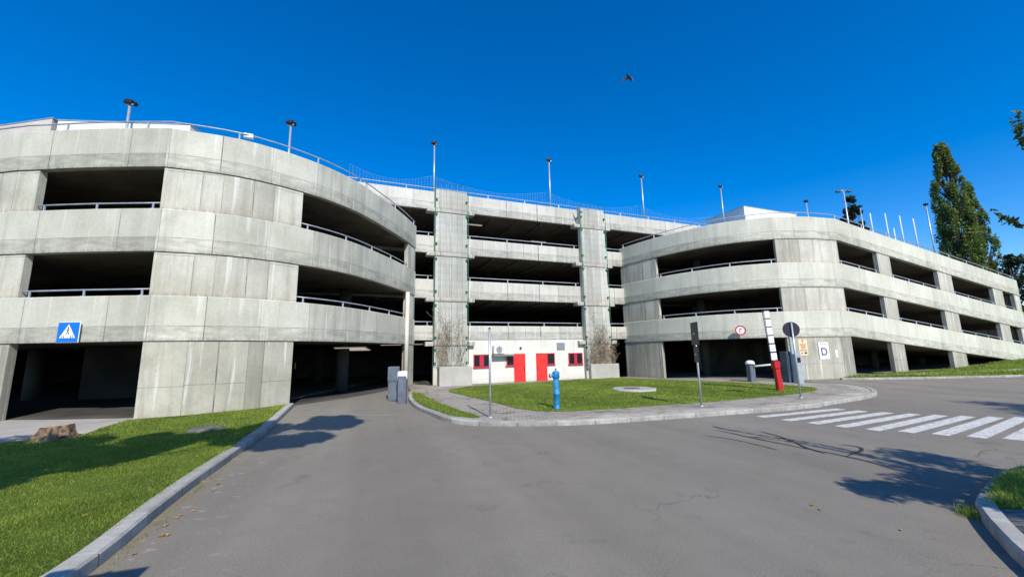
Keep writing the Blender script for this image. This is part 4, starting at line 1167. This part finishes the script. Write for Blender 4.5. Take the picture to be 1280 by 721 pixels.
# ==================================================================== trees
def leafcloud(name, cen, size, tone, leaf, mat, parent, off_, seed=0):
    """many small leaf faces around given centres"""
    r = np.random.default_rng(seed); n = len(cen)
    a = r.normal(size=(n,3)); a /= np.linalg.norm(a, axis=1)[:,None]
    b = np.cross(a, r.normal(size=(n,3))); b /= np.linalg.norm(b, axis=1)[:,None]
    s = (leaf*(.6+.8*r.random(n)))[:,None]
    V = np.stack([cen-a*s, cen+b*s*.45, cen+a*s, cen-b*s*.45], 1)-np.array(off_)
    me = bpy.data.meshes.new(name); me.vertices.add(n*4); me.vertices.foreach_set('co', V.ravel())
    me.loops.add(n*4); me.loops.foreach_set('vertex_index', np.arange(n*4, dtype=np.int32))
    me.polygons.add(n); me.polygons.foreach_set('loop_start', np.arange(n, dtype=np.int32)*4); me.polygons.foreach_set('loop_total', np.full(n, 4, np.int32))
    at = me.attributes.new('tone', 'FLOAT', 'POINT'); at.data.foreach_set('value', np.repeat(np.clip(tone,0,1), 4).astype(np.float32))
    me.update(calc_edges=True); me.validate(); me.materials.append(mat)
    o = bpy.data.objects.new(name, me); link(o, parent); return o
def tree(name, x, y, z0, H, label, cat, crown, mat, n, leaf, seed, trunk_r=.25, trunk_h=None, nclump=60, group=None, bare=.12):
    """crown(t) -> radius at relative height t in 0..1 of the crown; clumps at limb ends"""
    r = np.random.default_rng(seed); t = empty(name, (x,y,z0), label, cat, group)
    zc = z0+H*bare; Hc = H*(1-bare)
    tk = MB(); pts = [(x+.15*math.sin(k*1.3)*k/8, y+.12*math.cos(k*1.7)*k/8, z0+H*.97*k/8) for k in range(9)]
    tk.tube(pts, trunk_r, 10, True, .03)
    cen = []; tone = []
    for c in range(nclump):
        q = r.random(); q = q**.85; a = r.random()*2*np.pi; R_ = crown(q)*(.35+.65*np.sqrt(r.random()))
        p = np.array([x+R_*np.cos(a), y+R_*np.sin(a), zc+q*Hc])
        st = pts[min(8, int(max(0, (p[2]-z0-R_*.9))/H*8))]
        mid = ((st[0]+p[0])/2, (st[1]+p[1])/2, (st[2]+p[2])/2-.05*R_)
        tk.tube([st, mid, tuple(p)], .06*trunk_r/.25, 5, False, .012)
        tall_ = crown in (pop, pop2); cr = (max(.22, crown(q)*.27) if tall_ else max(.35, crown(q)*.42))*(.6+.7*r.random()); m = max(10, int(n/nclump))
        d = r.normal(size=(m,3)); d /= np.linalg.norm(d, axis=1)[:,None]; d *= (r.random(m)**(.75 if tall_ else .5))[:,None]
        cc = p+d*cr*np.array([1,1,2.9 if tall_ else .85]); cen.append(cc)
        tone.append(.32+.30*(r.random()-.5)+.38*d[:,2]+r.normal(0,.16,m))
    under(t, tk, 'trunk', M['bark'])
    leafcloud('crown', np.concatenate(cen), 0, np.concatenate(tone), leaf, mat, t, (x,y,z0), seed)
    return t
pop = lambda q: 1.55*min(1, (1-q)*2.6+.30)*min(1, .55+q*1.6)*(1-.15*q)
pop2 = lambda q: 1.1*min(1, (1-q)*2.4+.2)*min(1, .5+q*1.6)
con = lambda q: 2.4*(1-q)+.15
rnd = lambda q: 2.8*math.sqrt(max(.02, 1-(2*q-1)**2))
tree('poplar_tree', 46.1, 40.0, 0, 22.6, 'tall poplar rising behind the sloping right wing', 'tree', pop, M['poplar'], 30000, .13, 11, .35, nclump=300, bare=.1)
tree('poplar_tree', 48.8, 40.5, 0, 18.2, 'shorter poplar just right of the tall one', 'tree', pop2, M['poplar'], 12000, .13, 12, .3, nclump=150, bare=.1)
tree('conifer_tree', 39.0, 44.0, 0, 18.6, 'small dark tree top between the lamps on the wing roof', 'tree', lambda q: 2.5*(1-q)**.7+.2, M['conifer'], 14000, .17, 13, .3, nclump=90)
tree('broadleaf_tree', 66.5, 48.0, 0, 14.2, 'dark tree at the right edge of the picture', 'tree', rnd, M['conifer'], 12000, .2, 14, .3, nclump=60)
tree('broadleaf_tree', 57.0, 45.0, 0, 11.6, 'low dark bush crown below the shorter poplar', 'tree', rnd, M['conifer'], 9000, .2, 15, .3, nclump=50)

# near tree on the right: only two leafy twigs reach into the picture
def twiggy(name, x, y, z0, H, label, limbs, n, leaf, seed, trunk_r, twigs=()):
    r = np.random.default_rng(seed); t = empty(name, (x,y,z0), label, 'tree')
    tk = MB(); tk.tube([(x,y,z0),(x+.05,y,z0+H*.4),(x,y+.05,z0+H*.8),(x,y,z0+H)], trunk_r, 12, True, .03)
    cen = []; tone = []
    for (zs, e, cr) in limbs:
        st = (x, y, z0+zs); e = Vector(e); mid = (Vector(st)+e)/2+Vector((0,0,.15)); tk.tube([st, mid, e], trunk_r*.28, 6, False, .015)
        for k in range(5):
            b = e+Vector(r.normal(size=3)*cr*.55); tk.tube([mid.lerp(e, .6), b], .015, 4, False, .005)
            m = n//(5*len(limbs)); d = r.normal(size=(m,3)); d /= np.linalg.norm(d,axis=1)[:,None]; d *= (r.random(m)**.5)[:,None]*cr*.6
            cen.append(np.array(b)+d); tone.append(.5+.3*d[:,2]/cr+r.normal(0,.2,m))
    for pts in twigs:
        tk.tube(pts, .014, 5, False, .004)
        P = np.array(pts)
        for a, b in zip(P[:-1], P[1:]):
            L_ = np.linalg.norm(b-a); m = int(L_*70); q = r.random(m)[:,None]
            cen.append(a+(b-a)*q+r.normal(0,.028,(m,3))); tone.append(.35+r.normal(0,.25,m))
    under(t, tk, 'trunk', M['bark'])
    leafcloud('crown', np.concatenate(cen), 0, np.concatenate(tone), leaf, M['broad'], t, (x,y,z0), seed)
twiggy('broadleaf_tree', 7.9, 1.6, .1, 5.6, 'near tree at the right whose leafy twigs hang into the picture',
  [(2.0,(6.5,1.9,3.3),.42),(2.6,(6.0,2.0,3.6),.36),(2.9,(7.2,1.7,3.7),.5),(2.3,(6.9,1.4,3.1),.4),(3.4,(8.4,2.4,4.2),.5),(3.0,(7.9,3.2,3.0),.36),(3.6,(7.4,1.0,4.4),.55),(2.4,(7.5,1.35,3.5),.55)], 9000, .05, 21, .09,
  twigs=[[(7.6,2.4,3.1),(7.1,3.9,3.2),(6.75,4.8,3.2),(6.46,5.0,3.39),(6.28,5.0,3.53)],
         [(7.7,2.4,3.9),(7.3,3.9,3.8),(6.72,4.75,3.9),(6.60,4.8,4.45),(6.62,4.8,4.85)]])
# two trees behind the camera whose shadows lie on the left lawn and the entry road
twiggy('broadleaf_tree', -6.4, -1.6, .1, 10.0, 'large tree behind the camera on the left that shades the lawn and entry road',
  [(3.6,(-7.6,1.9,5.1),1.3),(3.4,(-6.3,1.5,5.1),1.0),(3.8,(-8.9,2.4,5.1),1.25),(4.4,(-7.3,3.4,5.2),.75),(4.2,(-4.7,1.9,6.6),.75),
   (6,(-3.2,1.1,8.1),.75),(6.4,(-2.2,1.1,8.6),.8),(6.6,(-1.9,1.8,9.1),.6),(6.0,(-2.2,.5,8.1),.7)], 36000, .10, 22, .22)
twiggy('broadleaf_tree', 17.6, -1.5, 0, 12.0, 'tall tree right of the camera that shades the far end of the crossing',
  [(6,(17.2,.2,9.6),1.1),(6.4,(18.5,.8,9.9),1.2),(6.0,(19.6,-.2,9.0),1.2)], 3000, .10, 24, .25)

# the small dark flyer in the sky
x, y, z = 6.71, 20.0, 16.7
t = empty('bird', (x,y,z), 'small dark bird flying high above the middle block', 'bird')
mb = MB(); mb.tube([(x-.16,y,z+.26),(x-.12,y,z+.17),(x-.04,y,z+.04),(x+.05,y-.02,z-.1),(x+.1,y-.03,z-.2),(x+.13,y-.03,z-.26)], [.012,.045,.07,.065,.03,.02], 8); under(t, mb, 'body', M['bird'])
for sgn in (-1, 1):
    mb = MB(); mb.poly([(x-.05,y,z+.10),(x+sgn*.24,y+.25,z+.18),(x+sgn*.36,y+.4,z+.05),(x+sgn*.15,y+.2,z-.04),(x+.03,y,z-.08)]); under(t, mb, 'wing', M['cabinet'])

# ============================================================ light, camera
sd = Vector((.33,-.94,0)).normalized(); el = R(41)
sunv = Vector((sd.x*math.cos(el), sd.y*math.cos(el), math.sin(el)))
ld = bpy.data.lights.new('sun', 'SUN'); ld.energy = 5.2; ld.angle = R(.53); ld.color = (1, .935, .82)
lo = bpy.data.objects.new('sun', ld); link(lo); lo.rotation_euler = sunv.to_track_quat('Z', 'Y').to_euler(); lo.location = (0,-20,30)
w = bpy.data.worlds.new('World'); scene.world = w; w.use_nodes = True; nt = w.node_tree
bg = nt.nodes['Background']; sky = nt.nodes.new('ShaderNodeTexSky'); sky.sky_type = 'NISHITA'; sky.sun_disc = False
sky.sun_elevation = el; sky.sun_rotation = math.atan2(sd.x, sd.y); sky.altitude = 400; sky.air_density = 1.0; sky.dust_density = .15; sky.ozone_density = 4.0
hs = nt.nodes.new('ShaderNodeHueSaturation'); hs.inputs['Saturation'].default_value = 1.44; hs.inputs['Value'].default_value = 1.68; hs.inputs['Hue'].default_value = .508
nt.links.new(sky.outputs[0], hs.inputs['Color']); nt.links.new(hs.outputs[0], bg.inputs[0]); bg.inputs[1].default_value = .115

cd = bpy.data.cameras.new('camera'); cam = bpy.data.objects.new('camera', cd); link(cam); scene.camera = cam
cd.sensor_width = 36; cd.lens = 36*500/1280; cd.clip_end = 6000; cd.clip_start = .05
p, r = R(9.06), R(1.09)
fw = Vector((0, math.cos(p), math.sin(p))); up = Vector((0, -math.sin(p), math.cos(p))); rt = Vector((1,0,0))
rt2 = rt*math.cos(r)-up*math.sin(r); up2 = rt*math.sin(r)+up*math.cos(r)
m = Matrix((rt2, up2, -fw)).transposed().to_4x4(); m.translation = (0, 0, 1.85); cam.matrix_world = m
scene.view_settings.view_transform = 'Standard'; scene.view_settings.look = 'None'; scene.view_settings.exposure = 0; scene.view_settings.gamma = 1
